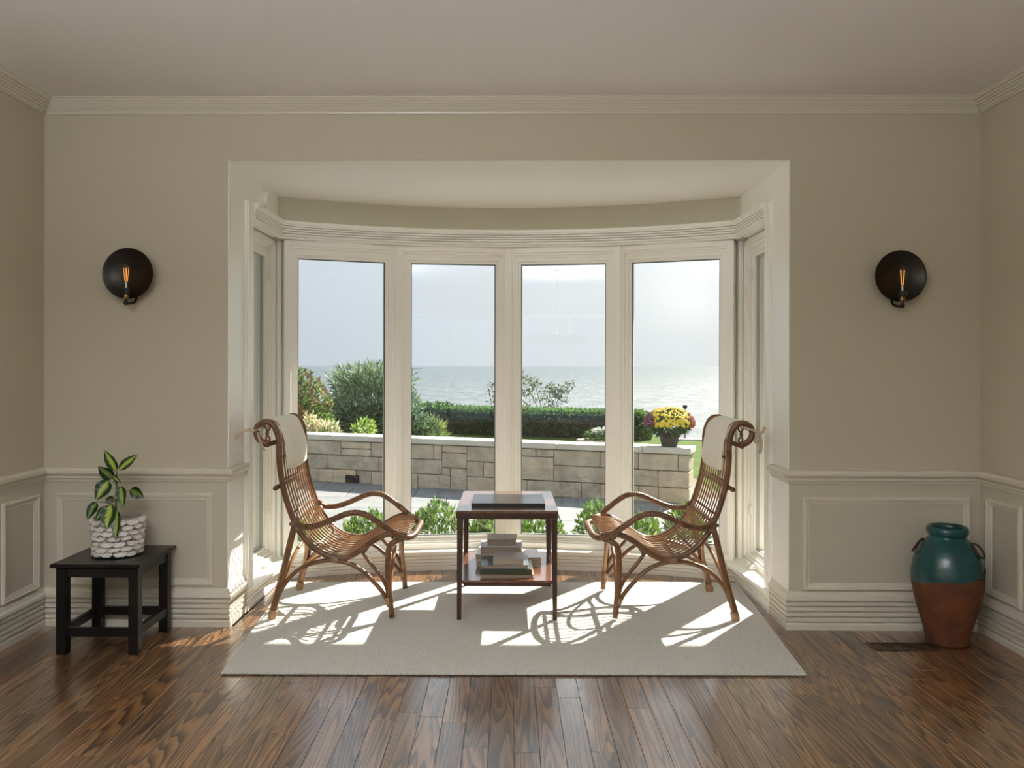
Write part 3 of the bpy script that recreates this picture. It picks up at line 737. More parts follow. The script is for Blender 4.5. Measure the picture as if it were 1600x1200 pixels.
# mum pot on the wall
pc = WB + wd*(-.27) - wn2*.17
mp_ = empty('chrysanthemum_pot', (pc.x, pc.y, GZ+.72)); tag(mp_, 'wicker pot of yellow, purple and red chrysanthemums on the wall end', 'potted flowers')
prof = [(0,0),(.095,0),(.10,.01)]
for k in range(8): z = .012+k*.022; rr_ = .10+k*.005; prof += [(rr_+.004, z+.004), (rr_+.004, z+.014), (rr_-.001, z+.019)]
prof += [(.148,.19),(.150,.205),(.135,.205),(.13,.18),(0,.18)]
autosmooth(MB().lathe(prof, 28).make('pot', BASKET, mp_), 30)
b = MB(); cols = []
leaves(b, cols, (0,0,.30), (.30,.30,.17), 2600, .045, [(.05,.12,.035),(.08,.17,.04),(.03,.08,.025)], rg, shell=.5)
o = b.make('foliage', LEAFM, mp_, cols=cols); o['kind'] = 'stuff'
b = MB(); cols = []
for i in range(620):
    a = rg.uniform(0, 2*PI); e = math.asin(rg.uniform(-.15, 1)); n_ = Vector((math.cos(a)*math.cos(e), math.sin(a)*math.cos(e), math.sin(e)))
    p = Vector((n_.x*.32, n_.y*.32, .30+n_.z*.20)); 
    if n_.x < -.72 and n_.z < .75: c = (.22, .03, .12)
    elif n_.x > .66 and n_.z < .8: c = (.50, .09, .05)
    else: c = rg.choice([(.80,.58,.03),(.72,.50,.02),(.85,.66,.06)])
    t1 = n_.orthogonal().normalized(); t2 = n_.cross(t1); r = rg.uniform(.015, .023); bb = len(b.v)
    b.v.append(tuple(p+n_*.012))
    for k in range(7):
        an = 2*PI*k/7; b.v.append(tuple(p+t1*r*math.cos(an)+t2*r*math.sin(an)))
    for k in range(7): b.f.append((bb, bb+1+k, bb+1+(k+1) % 7)); cols.append(c)
o = b.make('blooms', PETALM, mp_, cols=cols); o['kind'] = 'stuff'

# ------------------------------------------------------------------ rug
rc = [(-1.272,3.668),(1.318,3.690),(1.437,5.262),(-1.394,5.220)]
def bil(u, v):
    a = [rc[0][i]*(1-u)+rc[1][i]*u for i in (0,1)]; d = [rc[3][i]*(1-u)+rc[2][i]*u for i in (0,1)]
    return (a[0]*(1-v)+d[0]*v, a[1]*(1-v)+d[1]*v)
rug = empty('area_rug', (0, 4.46, 0)); tag(rug, 'pale grey-beige wool rug under the two wicker chairs', 'rug')
for nm, z0, z1, ins, m_ in (('backing', .001, .005, .0, RUGB), ('pile', .005, .012, -.001, RUGM)):
    b = MB(); N = 24
    top = []
    for j in range(N+1):
        for i in range(N+1):
            x, y = bil(i/N, j/N); e = min(i, j, N-i, N-j)
            b.v.append((x, y-4.46, z1-(.0015 if e == 0 else 0)+.0006*math.sin(x*5)*math.sin(y*7)))
    for j in range(N):
        for i in range(N):
            a = j*(N+1)+i; b.f.append((a, a+1, a+N+2, a+N+1))
    rim = [(i, 0) for i in range(N)] + [(N, j) for j in range(N)] + [(N-i, N) for i in range(N)] + [(0, N-j) for j in range(N)]
    st = len(b.v)
    for i, j in rim: x, y = bil(i/N, j/N); b.v.append((x, y-4.46, z0))
    for k, (i, j) in enumerate(rim):
        i2, j2 = rim[(k+1) % len(rim)]
        b.f.append((st+k, st+(k+1) % len(rim), j2*(N+1)+i2, j*(N+1)+i))
    b.make(nm, m_, rug)

# ------------------------------------------------------------------ rattan chairs
PR = [(-.345,.936),(-.375,.945),(-.402,.968),(-.412,1.005),(-.400,1.036),(-.363,1.055),(-.325,1.043),(-.300,1.0),(-.288,.944),(-.287,.861),(-.281,.792),(-.266,.703),(-.240,.610),(-.209,.528),(-.171,.455),(-.112,.388),(-.037,.340),(.046,.323),(.112,.342),(.172,.382),(.232,.425),(.293,.452),(.345,.452),(.395,.440)]
def make_chair():
    root = empty('wicker_lounge_chair', (0,0,0))
    hw = .275
    for s in (-1, 1):
        pts = spline([(u, s*hw, z) for u, z in PR], 5)
        MBo = MB().tube(pts, .0165, 10); MBo.make('side_rail', RATT, root, smooth=True)
        # legs
        MB().tube(spline([(-.192, s*hw, .545),(-.215, s*(hw+.008), .45),(-.262, s*(hw+.012), .25),(-.324, s*(hw+.015), .012)], 5), lambda t: .0155+.004*t, 10).make('leg', RATT, root, smooth=True)
        MB().tube(spline([(.375, s*(hw-.02), .425),(.335, s*hw, .412),(.305, s*(hw+.005), .375),(.300, s*(hw+.008), .25),(.312, s*(hw+.012), .12),(.322, s*(hw+.015), .012)], 5), lambda t: .0155, 10).make('leg', RATT, root, smooth=True)
        # arch + brace
        MB().tube(spline([(-.318, s*(hw+.014), .030),(-.300, s*(hw+.010), .085),(-.268, s*(hw+.004), .165),(-.215, s*hw, .232),(-.15, s*hw, .278),(-.078, s*hw, .303),(.005, s*hw, .310),(.087, s*hw, .295),(.159, s*hw, .258),(.225, s*(hw+.002), .195),(.278, s*(hw+.006), .132),(.308, s*(hw+.010), .070)], 5), .012, 9).make('arched_brace', RATT, root, smooth=True)
        MB().tube(spline([(-.305, s*(hw-.004), .06),(-.275, s*(hw-.012), .150),(-.21, s*(hw-.05), .235),(-.13, s*(hw-.12), .290),(-.05, s*(hw-.19), .315)], 5), .009, 8).make('corner_brace', RATL, root, smooth=True)
        MB().tube(spline([(.160, s*(hw-.02), .350),(.205, s*(hw-.01), .292),(.258, s*hw, .232),(.290, s*(hw+.004), .172),(.303, s*(hw+.008), .12)], 5), .010, 8).make('front_brace', RATT, root, smooth=True)
        # foot ferrules
        MB().tube([(-.323, s*(hw+.015), .0),(-.312, s*(hw+.014), .045)], .022, 10).make('foot_wrap', CANE, root, smooth=False)
        # joint bindings
        for p_, q_, r_ in (((.34, s*(hw-.005), .452), (.40, s*(hw-.01), .44), .0205), ((-.203, s*hw, .512), (-.185, s*hw, .475), .020), ((-.005, s*hw, .323), (.03, s*hw, .318), .0185), ((.300, s*(hw+.01), .115), (.308, s*(hw+.012), .08), .0185)):
            MB().tube([p_, q_], r_, 9).make('cane_joint', CANE, root, smooth=True)
    # one continuous arm + front loop
    A = [(-.214,.28,.540),(-.180,.300,.508),(-.120,.325,.500),(-.060,.335,.512),(.010,.338,.540),(.075,.338,.568),(.125,.335,.578),(.180,.330,.570),(.240,.322,.535),(.300,.308,.490),(.355,.285,.450),(.400,.245,.430),(.428,.180,.430),(.436,.09,.438),(.438,0,.441)]
    full = A + [(u, -v, z) for u, v, z in reversed(A[:-1])]
    pts = spline(full, 8)
    b = MB(); n = len(pts)
    dense = []
    for i in range(n-1):
        for k in range(2): dense.append(pts[i].lerp(pts[i+1], k/2))
    dense.append(pts[-1]); m_ = len(dense)
    b.tube(dense, lambda t: .0165+.0011*math.sin(t*m_*1.5), 10)
    b.make('arm_rail', RATT, root, smooth=True)
    # seat rods following the profile
    inner = [(u, z) for u, z in PR[3:]]
    rp_ = []
    sp = spline([(u, 0, z) for u, z in inner], 4)
    for i, p in enumerate(sp):
        t = (sp[min(i+1, len(sp)-1)]-sp[max(i-1, 0)]).normalized(); nrm = Vector((t.z, 0, -t.x))       # towards the back/underside
        rp_.append(p + nrm*(-.004))
    mesh_o = None; NR = 11
    for k in range(NR):
        v = -.248+.496*k/(NR-1)
        if mesh_o is None:
            mesh_o = MB().tube(rp_, .0047, 6).make('seat_rod', RATL, root, smooth=True); mesh_o.location = (0, v, 0)
        else:
            o = mesh_o.copy(); C.objects.link(o); o.parent = root; o.location = (0, v, 0)
    # cross bars behind the rods
    for u, z, r, ex in ((-.350,.933,.013,.03), (-.300,.702,.013,.035), (-.225,.505,.010,0), (-.02,.312,.013,.0), (.165,.356,.013,0), (.325,.438,.011,0), (.385,.428,.010,0)):
        MB().tube([(u, -hw-ex, z), (u, 0, z), (u, hw+ex, z)], r, 9).make('cross_bar', RATT, root, smooth=True)
    # woven bindings across the rods
    for idx in (9.0, 10.6, 12.6, 15.2, 18.6):
        i = int(idx); fr = idx-i; p = Vector((PR[i][0], 0, PR[i][1])).lerp(Vector((PR[i+1][0], 0, PR[i+1][1])), fr)
        b = MB()
        b.tube([(p.x, -.262, p.z), (p.x, .262, p.z)], .0045, 6)
        t = (Vector((PR[i+1][0],0,PR[i+1][1]))-Vector((PR[i][0],0,PR[i][1]))).normalized()
        for k in range(NR):
            v = -.248+.496*k/(NR-1); q = p - t*.006; w_ = p + t*.006
            b.tube([(q.x, v, q.z), (w_.x, v, w_.z)], .0064, 6)
        b.make('rod_binding', RATT, root, smooth=True)
    # twisted loops in the scroll at the head
    for s in (-1, 1):
        b = MB()
        b.tube(spline([(-.350, s*.262, .94),(-.362, s*.268, .965),(-.352, s*.262, .99),(-.360, s*.266, 1.015),(-.372, s*.264, 1.035)], 5), .0055, 7)
        b.tube(spline([(-.350, s*.262, .94),(-.345, s*.256, .965),(-.362, s*.262, .99),(-.345, s*.258, 1.015),(-.340, s*.262, 1.035)], 5), .0055, 7)
        b.make('scroll_twist', RATT, root, smooth=True)
    # front legs lateral arch and rear lateral arch
    MB().tube(spline([(.312, -.283, .12),(.312, -.21, .25),(.312, -.11, .335),(.312, 0, .36),(.312, .11, .335),(.312, .21, .25),(.312, .283, .12)], 5), .010, 8).make('front_arch', RATL, root, smooth=True)
    MB().tube(spline([(-.295, -.288, .10),(-.262, -.21, .235),(-.235, -.10, .33),(-.225, 0, .355),(-.235, .10, .33),(-.262, .21, .235),(-.295, .288, .10)], 5), .010, 8).make('rear_arch', RATL, root, smooth=True)
    # cushion tied over the head
    path = [(-.388,1.030),(-.362,1.046),(-.330,1.042),(-.300,1.010),(-.280,.955),(-.270,.89),(-.266,.84),(-.262,.795)]
    sp = spline([(u, 0, z) for u, z in path], 4); b = MB(); NV = 14; n = len(sp)
    def th_(a, c): return .030*max(0, (1-(2*a-1)**4))**.5*max(0, (1-abs(2*c-1)**4))**.5
    for side in (1, -1):
        for i, p in enumerate(sp):
            t = (sp[min(i+1, n-1)]-sp[max(i-1, 0)]).normalized(); nrm = Vector((-t.z, 0, t.x))
            if nrm.x < 0 and nrm.z < 0: nrm = -nrm
            for j in range(NV+1):
                a, c = i/(n-1), j/NV
                wv = .218*(1-.05*math.sin(a*PI))*(2*c-1)
                wr = .004*math.sin(c*23+a*5)*(1-a)+.003*math.sin(a*17+c*3)
                off = th_(a, c)*(1.0 if side > 0 else .25)*side + (wr if side > 0 and th_(a, c) > .004 else 0)
                sag = -.015*math.sin(c*PI)*a
                q = p + nrm*off; b.v.append((q.x, wv, q.z+sag))
    R_ = NV+1
    for i in range(n-1):
        for j in range(NV):
            a = i*R_+j; b.f.append((a, a+R_, a+R_+1, a+1)); a += n*R_; b.f.append((a, a+1, a+R_+1, a+R_))
    b.make('head_cushion', PILL, root, smooth=True)
    return root
def copy_tree(o, parent=None):
    c = o.copy(); C.objects.link(c)
    if parent is not None: c.parent = parent
    for ch in o.children: copy_tree(ch, c)
    return c
chL = make_chair(); chR = copy_tree(chL)
chL.location = (-.948, 4.742, .012); chR.location = (.893, 4.749, .012); chR.rotation_euler = (0, 0, PI)
tag(chL, 'wicker armchair with white head cushion on the left side of the wooden table, facing right', 'chair', 'pair of wicker chairs in the bay')
tag(chR, 'wicker armchair with white head cushion and hanging bow, on the right, facing left', 'chair', 'pair of wicker chairs in the bay')
# ties: near side of left chair is -Y = local v<0; near side of right chair (rotated) is local v>0
b = MB()
b.tube(spline([(-.385,-.275,1.02),(-.42,-.285,1.01),(-.455,-.285,1.012),(-.50,-.29,.995),(-.52,-.29,.965)], 5), .009, 6, flat=.9)
b.tube(spline([(-.40,-.285,1.0),(-.39,-.29,.96),(-.372,-.292,.925),(-.362,-.292,.90)], 5), .007, 6, flat=.9)
b.make('cushion_tie', TIE, chL, smooth=True)
b = MB(); s = 1
b.tube(spline([(-.365,.275,1.03),(-.41,.285,1.02),(-.445,.287,1.0)], 5), .009, 6, flat=.9)
b.tube(spline([(-.445,.29,.99),(-.437,.29,1.03),(-.44,.29,1.065)], 5), .013, 6, flat=.7)
b.tube(spline([(-.445,.29,.995),(-.465,.29,1.012),(-.475,.292,1.035)], 5), .011, 6, flat=.7)
b.tube(spline([(-.447,.29,1.0),(-.455,.292,.95),(-.446,.292,.895)], 5), .012, 6, flat=.7)
b.tube(spline([(-.445,.29,1.0),(-.425,.292,.975),(-.422,.29,.955),(-.437,.29,.95),(-.445,.29,.965)], 5), .007, 6, flat=.9)
b.make('cushion_tie', TIE, chR, smooth=True)

# ------------------------------------------------------------------ centre table
tb = empty('wooden_side_table', (-.008, 4.80, .012)); tag(tb, 'dark teak two-tier side table between the wicker chairs', 'table')
hx, hy_, tz = .268, .352, .584
def leg_mesh(sx, sy):
    b = MB(); b0 = 0
    for z, w in ((0, .022), (tz-.012, .034)):
        for dx, dy in ((0,0),(1,0),(1,1),(0,1)):
            b.v.append((sx*(hx-dx*w), sy*(hy_-dy*w), z))
    for j in range(4): b.f.append((j, (j+1) % 4, 4+(j+1) % 4, 4+j))
    b.f += [(0,1,2,3), (4,5,6,7)]
    return b
for sx in (-1, 1):
    for sy in (-1, 1): leg_mesh(sx, sy).make('leg', TEAK, tb)
b = MB()
def rrect(x, y, r, n=5):
    out = []
    for cx, cy, a0 in ((x-r, y-r, 0), (-x+r, y-r, PI/2), (-x+r, -y+r, PI), (x-r, -y+r, 1.5*PI)):
        for k in range(n+1): a = a0+PI/2*k/n; out.append((cx+r*math.cos(a), cy+r*math.sin(a)))
    return out
b = MB(); b.box(-hx-.004, hx+.004, -hy_-.004, -hy_+.016, tz-.045, tz-.004, ch=.003); b.box(-hx-.004, hx+.004, hy_-.016, hy_+.004, tz-.045, tz-.004, ch=.003)
b.box(-hx-.004, -hx+.016, -hy_, hy_, tz-.045, tz-.004, ch=.003); b.box(hx-.016, hx+.004, -hy_, hy_, tz-.045, tz-.004, ch=.003); b.make('apron', TEAK, tb)
b = MB(); p0 = rrect(hx+.006, hy_+.006, .022); p1 = rrect(hx+.002, hy_+.002, .02); n = len(p0)
for poly_, z in ((p0, tz-.012), (p0, tz-.004), (p1, tz)):
    b.v += [(x, y, z) for x, y in poly_]
for k in range(2):
    for j in range(n): b.f.append((k*n+j, k*n+(j+1) % n, (k+1)*n+(j+1) % n, (k+1)*n+j))
b.f.append(tuple(2*n+j for j in range(n))); b.f.append(tuple(reversed(range(n)))); b.make('tabletop', TEAKT, tb)
MB().box(-hx+.012, hx-.012, -hy_+.012, hy_-.012, .196, .208, ch=.002).make('shelf', TEAKT, tb)
for s in (-1, 1):
    b = MB(); y0 = s*(hy_-.012); 
    pf = [(-hx+.02,.196),(hx-.02,.196),(hx-.03,.190),(hx-.06,.177),(-hx+.06,.177),(-hx+.03,.190)]
    ya, yb = sorted((y0, y0-s*.014))
    bb = 0; b.v = [(x, ya, z) for x, z in pf] + [(x, yb, z) for x, z in pf]; n = 6
    b.f = [tuple(range(n)), tuple(reversed(range(n, 2*n)))] + [(i, n+i, n+(i+1) % n, (i+1) % n) for i in range(n)]
    b.make('shelf_rail', TEAK, tb)
# books
BOOKC = {}
def book(x, y, z, w, d, h, rz, col, label, rough=.35, spine_front=False, title=None, group='books stacked on the lower shelf'):
    root = empty('book', (x, y, z), rz); tag(root, label, 'book', group)
    key = (col, rough)
    if key not in BOOKC: BOOKC[key] = mat('book_cover', col, rough)
    cm = BOOKC[key]; t = .0025
    b = MB(); b.box(-w/2, w/2, -d/2, d/2, 0, t); b.box(-w/2, w/2, -d/2, d/2, h-t, h)
    b.box(-w/2, -w/2+t, -d/2, d/2, t, h-t) if not spine_front else b.box(-w/2, w/2, -d/2, -d/2+t, t, h-t)
    b.make('cover', cm, root)
    MB().box(-w/2+t+.001, w/2-.005, -d/2+(.005 if not spine_front else t+.001), d/2-.005, t, h-t).make('pages', PAPER, root)
    return root
SZ = .012+.208
z = SZ
book(-.008, 4.640, z, .290, .24, .017, .02, (.30,.22,.13), 'flat tan book at the bottom of the front stack'); z += .017
book(-.012, 4.635, z, .282, .23, .028, -.02, (.045,.05,.022), 'thick olive green book, second from bottom in the front stack', spine_front=True); z += .028
book(-.022, 4.640, z, .262, .22, .020, .03, (.10,.13,.14), 'thin blackish teal book with grey top in the front stack', .25); z += .020
book(.002, 4.610, z, .172, .16, .036, -.01, (.32,.29,.28), 'small grey paperback with dull pages topping the front stack', .3)
z = SZ
book(-.055, 4.905, z, .270, .24, .028, .05, (.62,.60,.58), 'wide white covered book at the base of the rear stack'); z += .028
book(-.055, 4.905, z, .255, .22, .034, -.08, (.70,.70,.70), 'white covered book jutting out left in the rear stack'); z += .034
book(-.042, 4.90, z, .240, .20, .044, .0, (.45,.43,.50), 'lilac and pink topped book in the rear stack, below the topmost', .4); z += .044
b7 = book(-.038, 4.89, z, .172, .15, .044, .0, (.72,.68,.60), 'cream covered book lying on top of the rear stack', .5)
MBt = MB()
for k in range(5): MBt.box(-.028+k*.014, -.028+k*.014+.007, -.060, -.052, .044, .0443)
MBt.make('title_print', mat('grey_print', (.35,.33,.31), .6), b7)
book(.142, 4.890, SZ, .080, .21, .052, .10, (.80,.81,.82), 'thick glossy white catalogue close against the right of the rear stack', .25)
# big flat book on the table
bk = book(-.002, 4.735, .012+.584, .405, .33, .020, 0, (.016,.016,.017), 'large thin black book lying on the table top', .19, True, group=None)

# ------------------------------------------------------------------ black side table + plant
lt = empty('black_side_table', (-1.945, 4.105, 0)); tag(lt, 'black stained wooden side table in the left corner under the potted plant', 'table')
hx, hy_, tz = .213, .215, .433
MB().box(-hx, hx, -hy_, hy_, tz-.018, tz, ch=.004).make('tabletop', BLKW, lt)
LG = .046; ix, iy = hx-.018, hy_-.022
for sx in (-1, 1):
    for sy in (-1, 1):
        MB().box(min(sx*ix, sx*(ix-LG)), max(sx*ix, sx*(ix-LG)), min(sy*iy, sy*(iy-LG)), max(sy*iy, sy*(iy-LG)), 0, tz-.018, ch=.002).make('leg', BLKW, lt)
    a, c = sorted((sx*(ix-.006), sx*(ix-.028)))
    MB().box(a, c, -iy+LG, iy-LG, tz-.068, tz-.018).make('apron', BLKW, lt)
    MB().box(a, c, -iy+LG, iy-LG, .085, .125).make('stretcher', BLKW, lt)
for sy in (-1, 1):
    a, c = sorted((sy*(iy-.006), sy*(iy-.028)))
    MB().box(-ix+LG, ix-LG, a, c, tz-.068, tz-.018).make('apron', BLKW, lt)
    MB().box(-ix+LG, ix-LG, a, c, .085, .125).make('stretcher', BLKW, lt)

pl = empty('potted_dieffenbachia', (-1.942, 4.115, tz)); tag(pl, 'variegated leafy plant in a white scalloped ceramic pot on the black table', 'potted plant')
pot = autosmooth(MB().lathe([(0,0),(.098,0),(.100,.012),(.104,.10),(.112,.185),(.108,.188),(.100,.17),(0,.165)], 36).make('pot', POTIN, pl), 30)
MB().lathe([(.0,.0),(.101,.0),(.1015,.010),(0,.010)], 36).make('pot_base', BLKW, pot)
MB().lathe([(0,.166),(.099,.168)], 24).make('soil', SOIL, pl)
pet = MB(); N = 8; sw_ = .0300
pet.v.append((0, -.013, .004))
outl = [(-.9,.55),(-.55,.9),(0,.75),(.55,.9),(.9,.55),(1.0,-.1),(.72,-.62),(.35,-.82),(0,-.7),(-.35,-.82),(-.72,-.62),(-1.0,-.1)]
for x, z_ in outl: pet.v.append((x*sw_, -.003+(.006 if z_ > 0 else -.005), z_*.0170))
for k in range(12): pet.f.append((0, 1+k, 1+(k+1) % 12))
nb = len(pet.v)
for x, z_ in outl: pet.v.append((x*sw_*.96, .006, z_*.0165))
for k in range(12): pet.f.append((1+k, nb+k, nb+(k+1) % 12, 1+(k+1) % 12))
pm = None
for row in range(7):
    zz = .170-row*.0255; rad_ = .100+.012*(zz/.185); cnt = 12
    for k in range(cnt):
        a = 2*PI*(k+(row % 2)*.5)/cnt+rnd.uniform(-.04,.04)
        if pm is None: pm = pet.make('petal', SHELL, pot); o = pm
        else: o = pm.copy(); C.objects.link(o); o.parent = pot
        o.location = (math.cos(a)*(rad_+.007), math.sin(a)*(rad_+.007), zz+rnd.uniform(-.002,.002))
        o.rotation_euler = (rnd.uniform(-.42,-.22), rnd.uniform(-.10,.10), a+PI/2); sc_ = rnd.uniform(.88, 1.08); o.scale = (sc_, 1, sc_)
# leaves: image measurements converted to local metres (x right, z up) around the stem
K = 4.10/1300/6.32
def L2(px, py): return ((px-277)*K, (1124-py)*K)          # pot base centre sits at (277,1124) in the study crop
def leaf(p0, p1, w, bend, depth, tint, parent):
    x0, z0 = L2(*p0); x1, z1 = L2(*p1); A = Vector((x0, depth[0], z0)); B = Vector((x1, depth[1], z1)); d = B-A; Ln = d.length; d.normalize()
    side = d.cross(Vector((0, 1, 0))).normalized(); nrm = side.cross(d).normalized()
    if nrm.y > 0: nrm = -nrm
    hw = w*K*.5; b = MB(); uvs = []; NS = 12
    for i in range(NS+1):
        t = i/NS; wd_ = hw*(math.sin(PI*min(1, t**.8))**.8)*(1-.25*t)*1.15 if 0 < t < 1 else 0.0004
        cpt = A + d*(Ln*t) + nrm*(bend*Ln*math.sin(PI*t)) + Vector((0, 0, -.10*Ln*t*t*abs(d.x)))
        for j in range(5):
            f = (j-2)/2; wav = .06*hw*math.sin(t*19+j*2)*abs(f)
            b.v.append(tuple(cpt + side*(wd_*f) + nrm*(-abs(f)**1.3*-.0+ -.32*wd_*(1-abs(f))+wav))); uvs.append((.5+.5*f, t))
    for i in range(NS):
        for j in range(4): a = i*5+j; b.f.append((a, a+1, a+6, a+5))
    o = b.make('leaf', VARI, parent, smooth=True, uvs=uvs); o.color = (*tint, 1); return o
BR, DK, MD = (1.15, 1.15, 1.0), (.42, .52, .5), (.85, .9, .9)
LV = [((262,300),(160,75),74,.06,(0,-.02),BR,(262,330)), ((285,290),(468,115),62,.05,(0,.01),BR,(266,330)), ((238,375),(118,235),84,.05,(-.01,-.04),DK,(262,430)),
      ((205,385),(105,565),104,.08,(-.02,-.05),MD,(262,440)), ((245,345),(362,398),38,.08,(-.02,-.05),BR,(262,360)), ((318,445),(380,635),76,.07,(-.02,-.05),MD,(266,540)),
      ((378,495),(512,555),80,.05,(.02,.03),DK,(266,560)), ((122,585),(50,748),66,.08,(-.06,-.08),DK,(262,640)), ((215,590),(128,585),44,.05,(.03,.02),DK,(262,650)),
      ((238,622),(180,748),56,.06,(-.08,-.125),DK,(262,660)), ((288,600),(300,825),100,.08,(-.09,-.140),BR,(264,600)), ((360,650),(395,930),64,.05,(-.10,-.145),MD,(266,670))]
b = MB()
def S3(p, y): q = L2(*p); return (q[0], y, q[1])
b.tube(spline([S3((262,950),0), S3((260,700),0), S3((264,480),0), S3((264,300),0)], 4), .0045, 7)
for p0, p1, w, bend, dep, tint, at in LV:
    leaf(p0, p1, w*1.45, bend, dep, tint, pl)
    mid = ((p0[0]+at[0])/2, (p0[1]+at[1])/2-12)
    b.tube(spline([S3(at, 0), S3(mid, dep[0]*.6), S3(p0, dep[0])], 4), .0018, 5)
b.make('stem', STEM, pl, smooth=True)

# ------------------------------------------------------------------ urn
ur = empty('two_tone_urn', (2.182, 4.160, 0)); tag(ur, 'tall clay urn with teal glazed top standing in the right corner', 'urn')
s4 = .00074                                           # metres per study pixel, height from the image
def uz(y): return (970-y)*.000719+.004
UP = [(520,.1655),(495,.1650),(470,.1630),(440,.1590),(400,.1530),(360,.1430),(320,.1295),(290,.1160),(262,.0975),(246,.0860),(236,.0840),(228,.0880),(218,.0930),(205,.0955),(190,.0945),(176,.0905),(168,.0850)]
LO = [(970,.0),(970,.096),(962,.099),(930,.101),(880,.108),(820,.120),(760,.133),(700,.1445),(640,.1540),(580,.1615),(520,.1655)]
seg = 56
def boundary(a): return .006*math.sin(a*2+.6)+.003*math.sin(a*5)+.004*math.sin(a*3+2)
def lath_b(prof, name, m_, move):
    b = MB(); n = len(prof)
    for i, (y, r) in enumerate(prof):
        for k in range(seg):
            a = 2*PI*k/seg; z = uz(y)
            if i == move: z += .018+boundary(a)+.040*math.cos(a)
            b.v.append((r*math.cos(a), r*math.sin(a), z))
    for i in range(n-1):
        for k in range(seg):
            p, q = i*seg+k, i*seg+(k+1) % seg; b.f.append((p, q, q+seg, p+seg))
    return b.make(name, m_, ur, smooth=True)
lath_b([LO[0], LO[1]] + LO[2:], 'clay_body', TERRA, 10)
UP2 = [(y, r+.0012) for y, r in UP] + [(172,.076),(190,.071),(230,.070),(250,.080)]
lath_b(UP2, 'glazed_neck', GLAZE, 0)
for s, a0 in ((-1, PI-.36), (1, -.68)):
    dx, dy = math.cos(a0), math.sin(a0); b = MB(); z_ = uz(300)
    r0 = .125; b2 = Vector((dx, dy, 0)); t2 = Vector((-dy, dx, 0))
    cpt = b2*(r0+.012)+Vector((0,0,z_-.012)); ring_pts = []
    for k in range(17):
        a = 2*PI*k/16; ring_pts.append(cpt + (b2*.55+Vector((0,0,-.9))).normalized()*(.038*math.cos(a)) + (t2*.95+b2*.3).normalized()*(.030*math.sin(a)))
    b.tube(ring_pts, .0045, 7); b.make('ring_handle', IRON, ur, smooth=True)
    b = MB(); cp = b2*(r0-.004)+Vector((0,0,z_+.022))
    cp = b2*.100+Vector((0,0,z_+.016))
    b.tube(spline([cp-t2*.008-b2*.006, cp+b2*.012+Vector((0,0,.006)), cp+t2*.008-b2*.006], 4), .005, 7); b.make('handle_lug', IRON, ur, smooth=True)

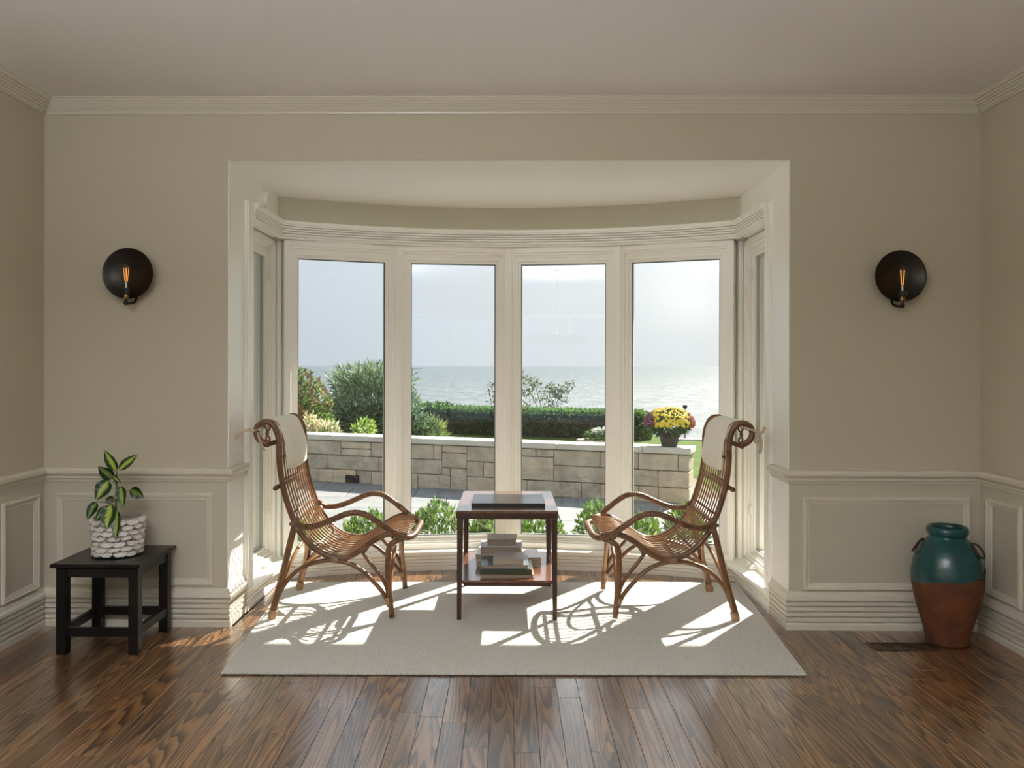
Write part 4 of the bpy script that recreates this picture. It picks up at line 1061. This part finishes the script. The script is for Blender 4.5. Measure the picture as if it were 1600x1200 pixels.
# ------------------------------------------------------------------ sconces
def sconce(x, z, rot, label):
    r = empty('wall_sconce', (x, W, z)); tag(r, label, 'wall lamp', 'pair of wall sconces')
    MX_ = Matrix.Rotation(PI/2, 4, 'X')        # lathe axis z -> -y
    autosmooth(MB().lathe([(0,.030),(.03,.031),(.07,.037),(.105,.050),(.125,.063),(.132,.068),(.1325,.071),(.130,.071),(.122,.066),(.10,.054),(.07,.042),(.03,.036),(0,.035)], 48, M=MX_).make('reflector_dish', BRONZ, r), 35)
    autosmooth(MB().lathe([(0,0),(.055,0),(.055,.010),(.045,.018),(.02,.022),(.018,.034),(0,.034)], 28, M=MX_).make('backplate', BRONZ, r), 35)
    s = 1 if rot > 0 else -1; ox = .005*s
    b = MB(); b.tube(spline([(.026*s,-.02,-.11),(.030*s,-.05,-.145),(.016*s,-.085,-.157),(ox,-.098,-.155),(ox,-.098,-.13)], 6), .006, 8); b.lathe([(0,-.012),(.009,-.010),(.013,0),(.009,.010),(0,.012)], 12, c=(ox,-.098,-.155))
    b.tube([(.03*s,-.02,-.11),(.02*s,-.01,-.03)], .005, 7)
    arm = b.make('curved_arm', BRONZ, r, smooth=True)
    MB().lathe([(0,-.135),(.012,-.135),(.015,-.122),(.012,-.106),(.010,-.104),(0,-.104)], 16, c=(ox,-.098,0)).make('brass_collar', BRASS, r, smooth=True)
    autosmooth(MB().lathe([(0,-.106),(.018,-.106),(.0215,-.100),(.0215,-.082),(.016,-.078),(0,-.078)], 20, c=(ox,-.098,0)).make('socket', SOCK, r), 35)
    MB().lathe([(.011,-.080),(.012,-.066),(.016,-.045),(.023,-.015),(.028,.010),(.029,.022),(.025,.036),(.016,.046),(.006,.050),(0,.051)], 20, c=(ox,-.098,0)).make('bulb', BULB, r, smooth=True)
    b = MB()
    for k in range(4):
        a = PI/2*k+.5; b.tube([(ox+.006*math.cos(a), -.098+.006*math.sin(a), -.045), (ox+.012*math.cos(a), -.098+.012*math.sin(a), .026)], .0011, 5)
    b.make('filament', FIL, r)
    MB().lathe([(0,-.078),(.006,-.076),(.004,-.052),(.0065,-.046),(0,-.045)], 10, c=(ox,-.098,0)).make('bulb_stem', PLAST, r)
    return r
sconce(-1.976, 1.846, 1, 'round dark bronze wall sconce with bare bulb left of the bay')
sconce(2.010, 1.836, -1, 'round dark bronze wall sconce with bare bulb right of the bay')

# ------------------------------------------------------------------ unseen bowl and stem added round the fill light
pd = empty('fill_lamp', (-.9, -.35, 0)); tag(pd, 'unseen hanging bowl added behind the viewer to hold the fill light', 'pendant lamp')
autosmooth(MB().lathe([(0,1.66),(.2,1.665),(.38,1.71),(.52,1.80),(.522,1.804),(.512,1.804),(.375,1.72),(.2,1.675),(0,1.67)], 40).make('bowl', BTRIM, pd), 35)
b = MB(); b.tube([(0,0,1.67),(0,0,2.76)], .007, 8); b.lathe([(0,2.735),(.055,2.735),(.06,2.76),(0,2.76)], 24); b.make('stem', BRASS, pd)
# ------------------------------------------------------------------ small wall and floor fittings
sd = empty('motion_sensor', (OL+.005, 4.955, 2.365)); tag(sd, 'round white detector on the upper left side of the bay', 'detector')
MY = Matrix.Rotation(PI/2, 4, 'Y')
autosmooth(MB().lathe([(0,0),(.052,0),(.052,.012),(.047,.014),(.047,.017),(0,.017)], 32, M=MY).make('base', PLAST, sd), 35)
autosmooth(MB().lathe([(0,.017),(.043,.017),(.043,.030),(.036,.037),(0,.040)], 32, M=MY).make('cover', PLAST, sd), 35)
fv = empty('floor_vent', (1.93, 4.09, 0)); tag(fv, 'dark wooden floor vent in front of the urn', 'floor vent')
b = MB(); b.box(-.16,.16,-.055,-.040,0.0005,.005); b.box(-.16,.16,.040,.055,.0005,.005); b.box(-.16,-.145,-.04,.04,.0005,.005); b.box(.145,.16,-.04,.04,.0005,.005); b.make('frame', VENTM, fv)
sl = None
for k in range(14):
    if sl is None: sl = MB().box(-.004,.004,-.04,.04,.0005,.0045).make('slat', VENTM, fv); o = sl
    else: o = sl.copy(); C.objects.link(o); o.parent = fv
    o.location = (-.135+k*.0208, 0, 0)
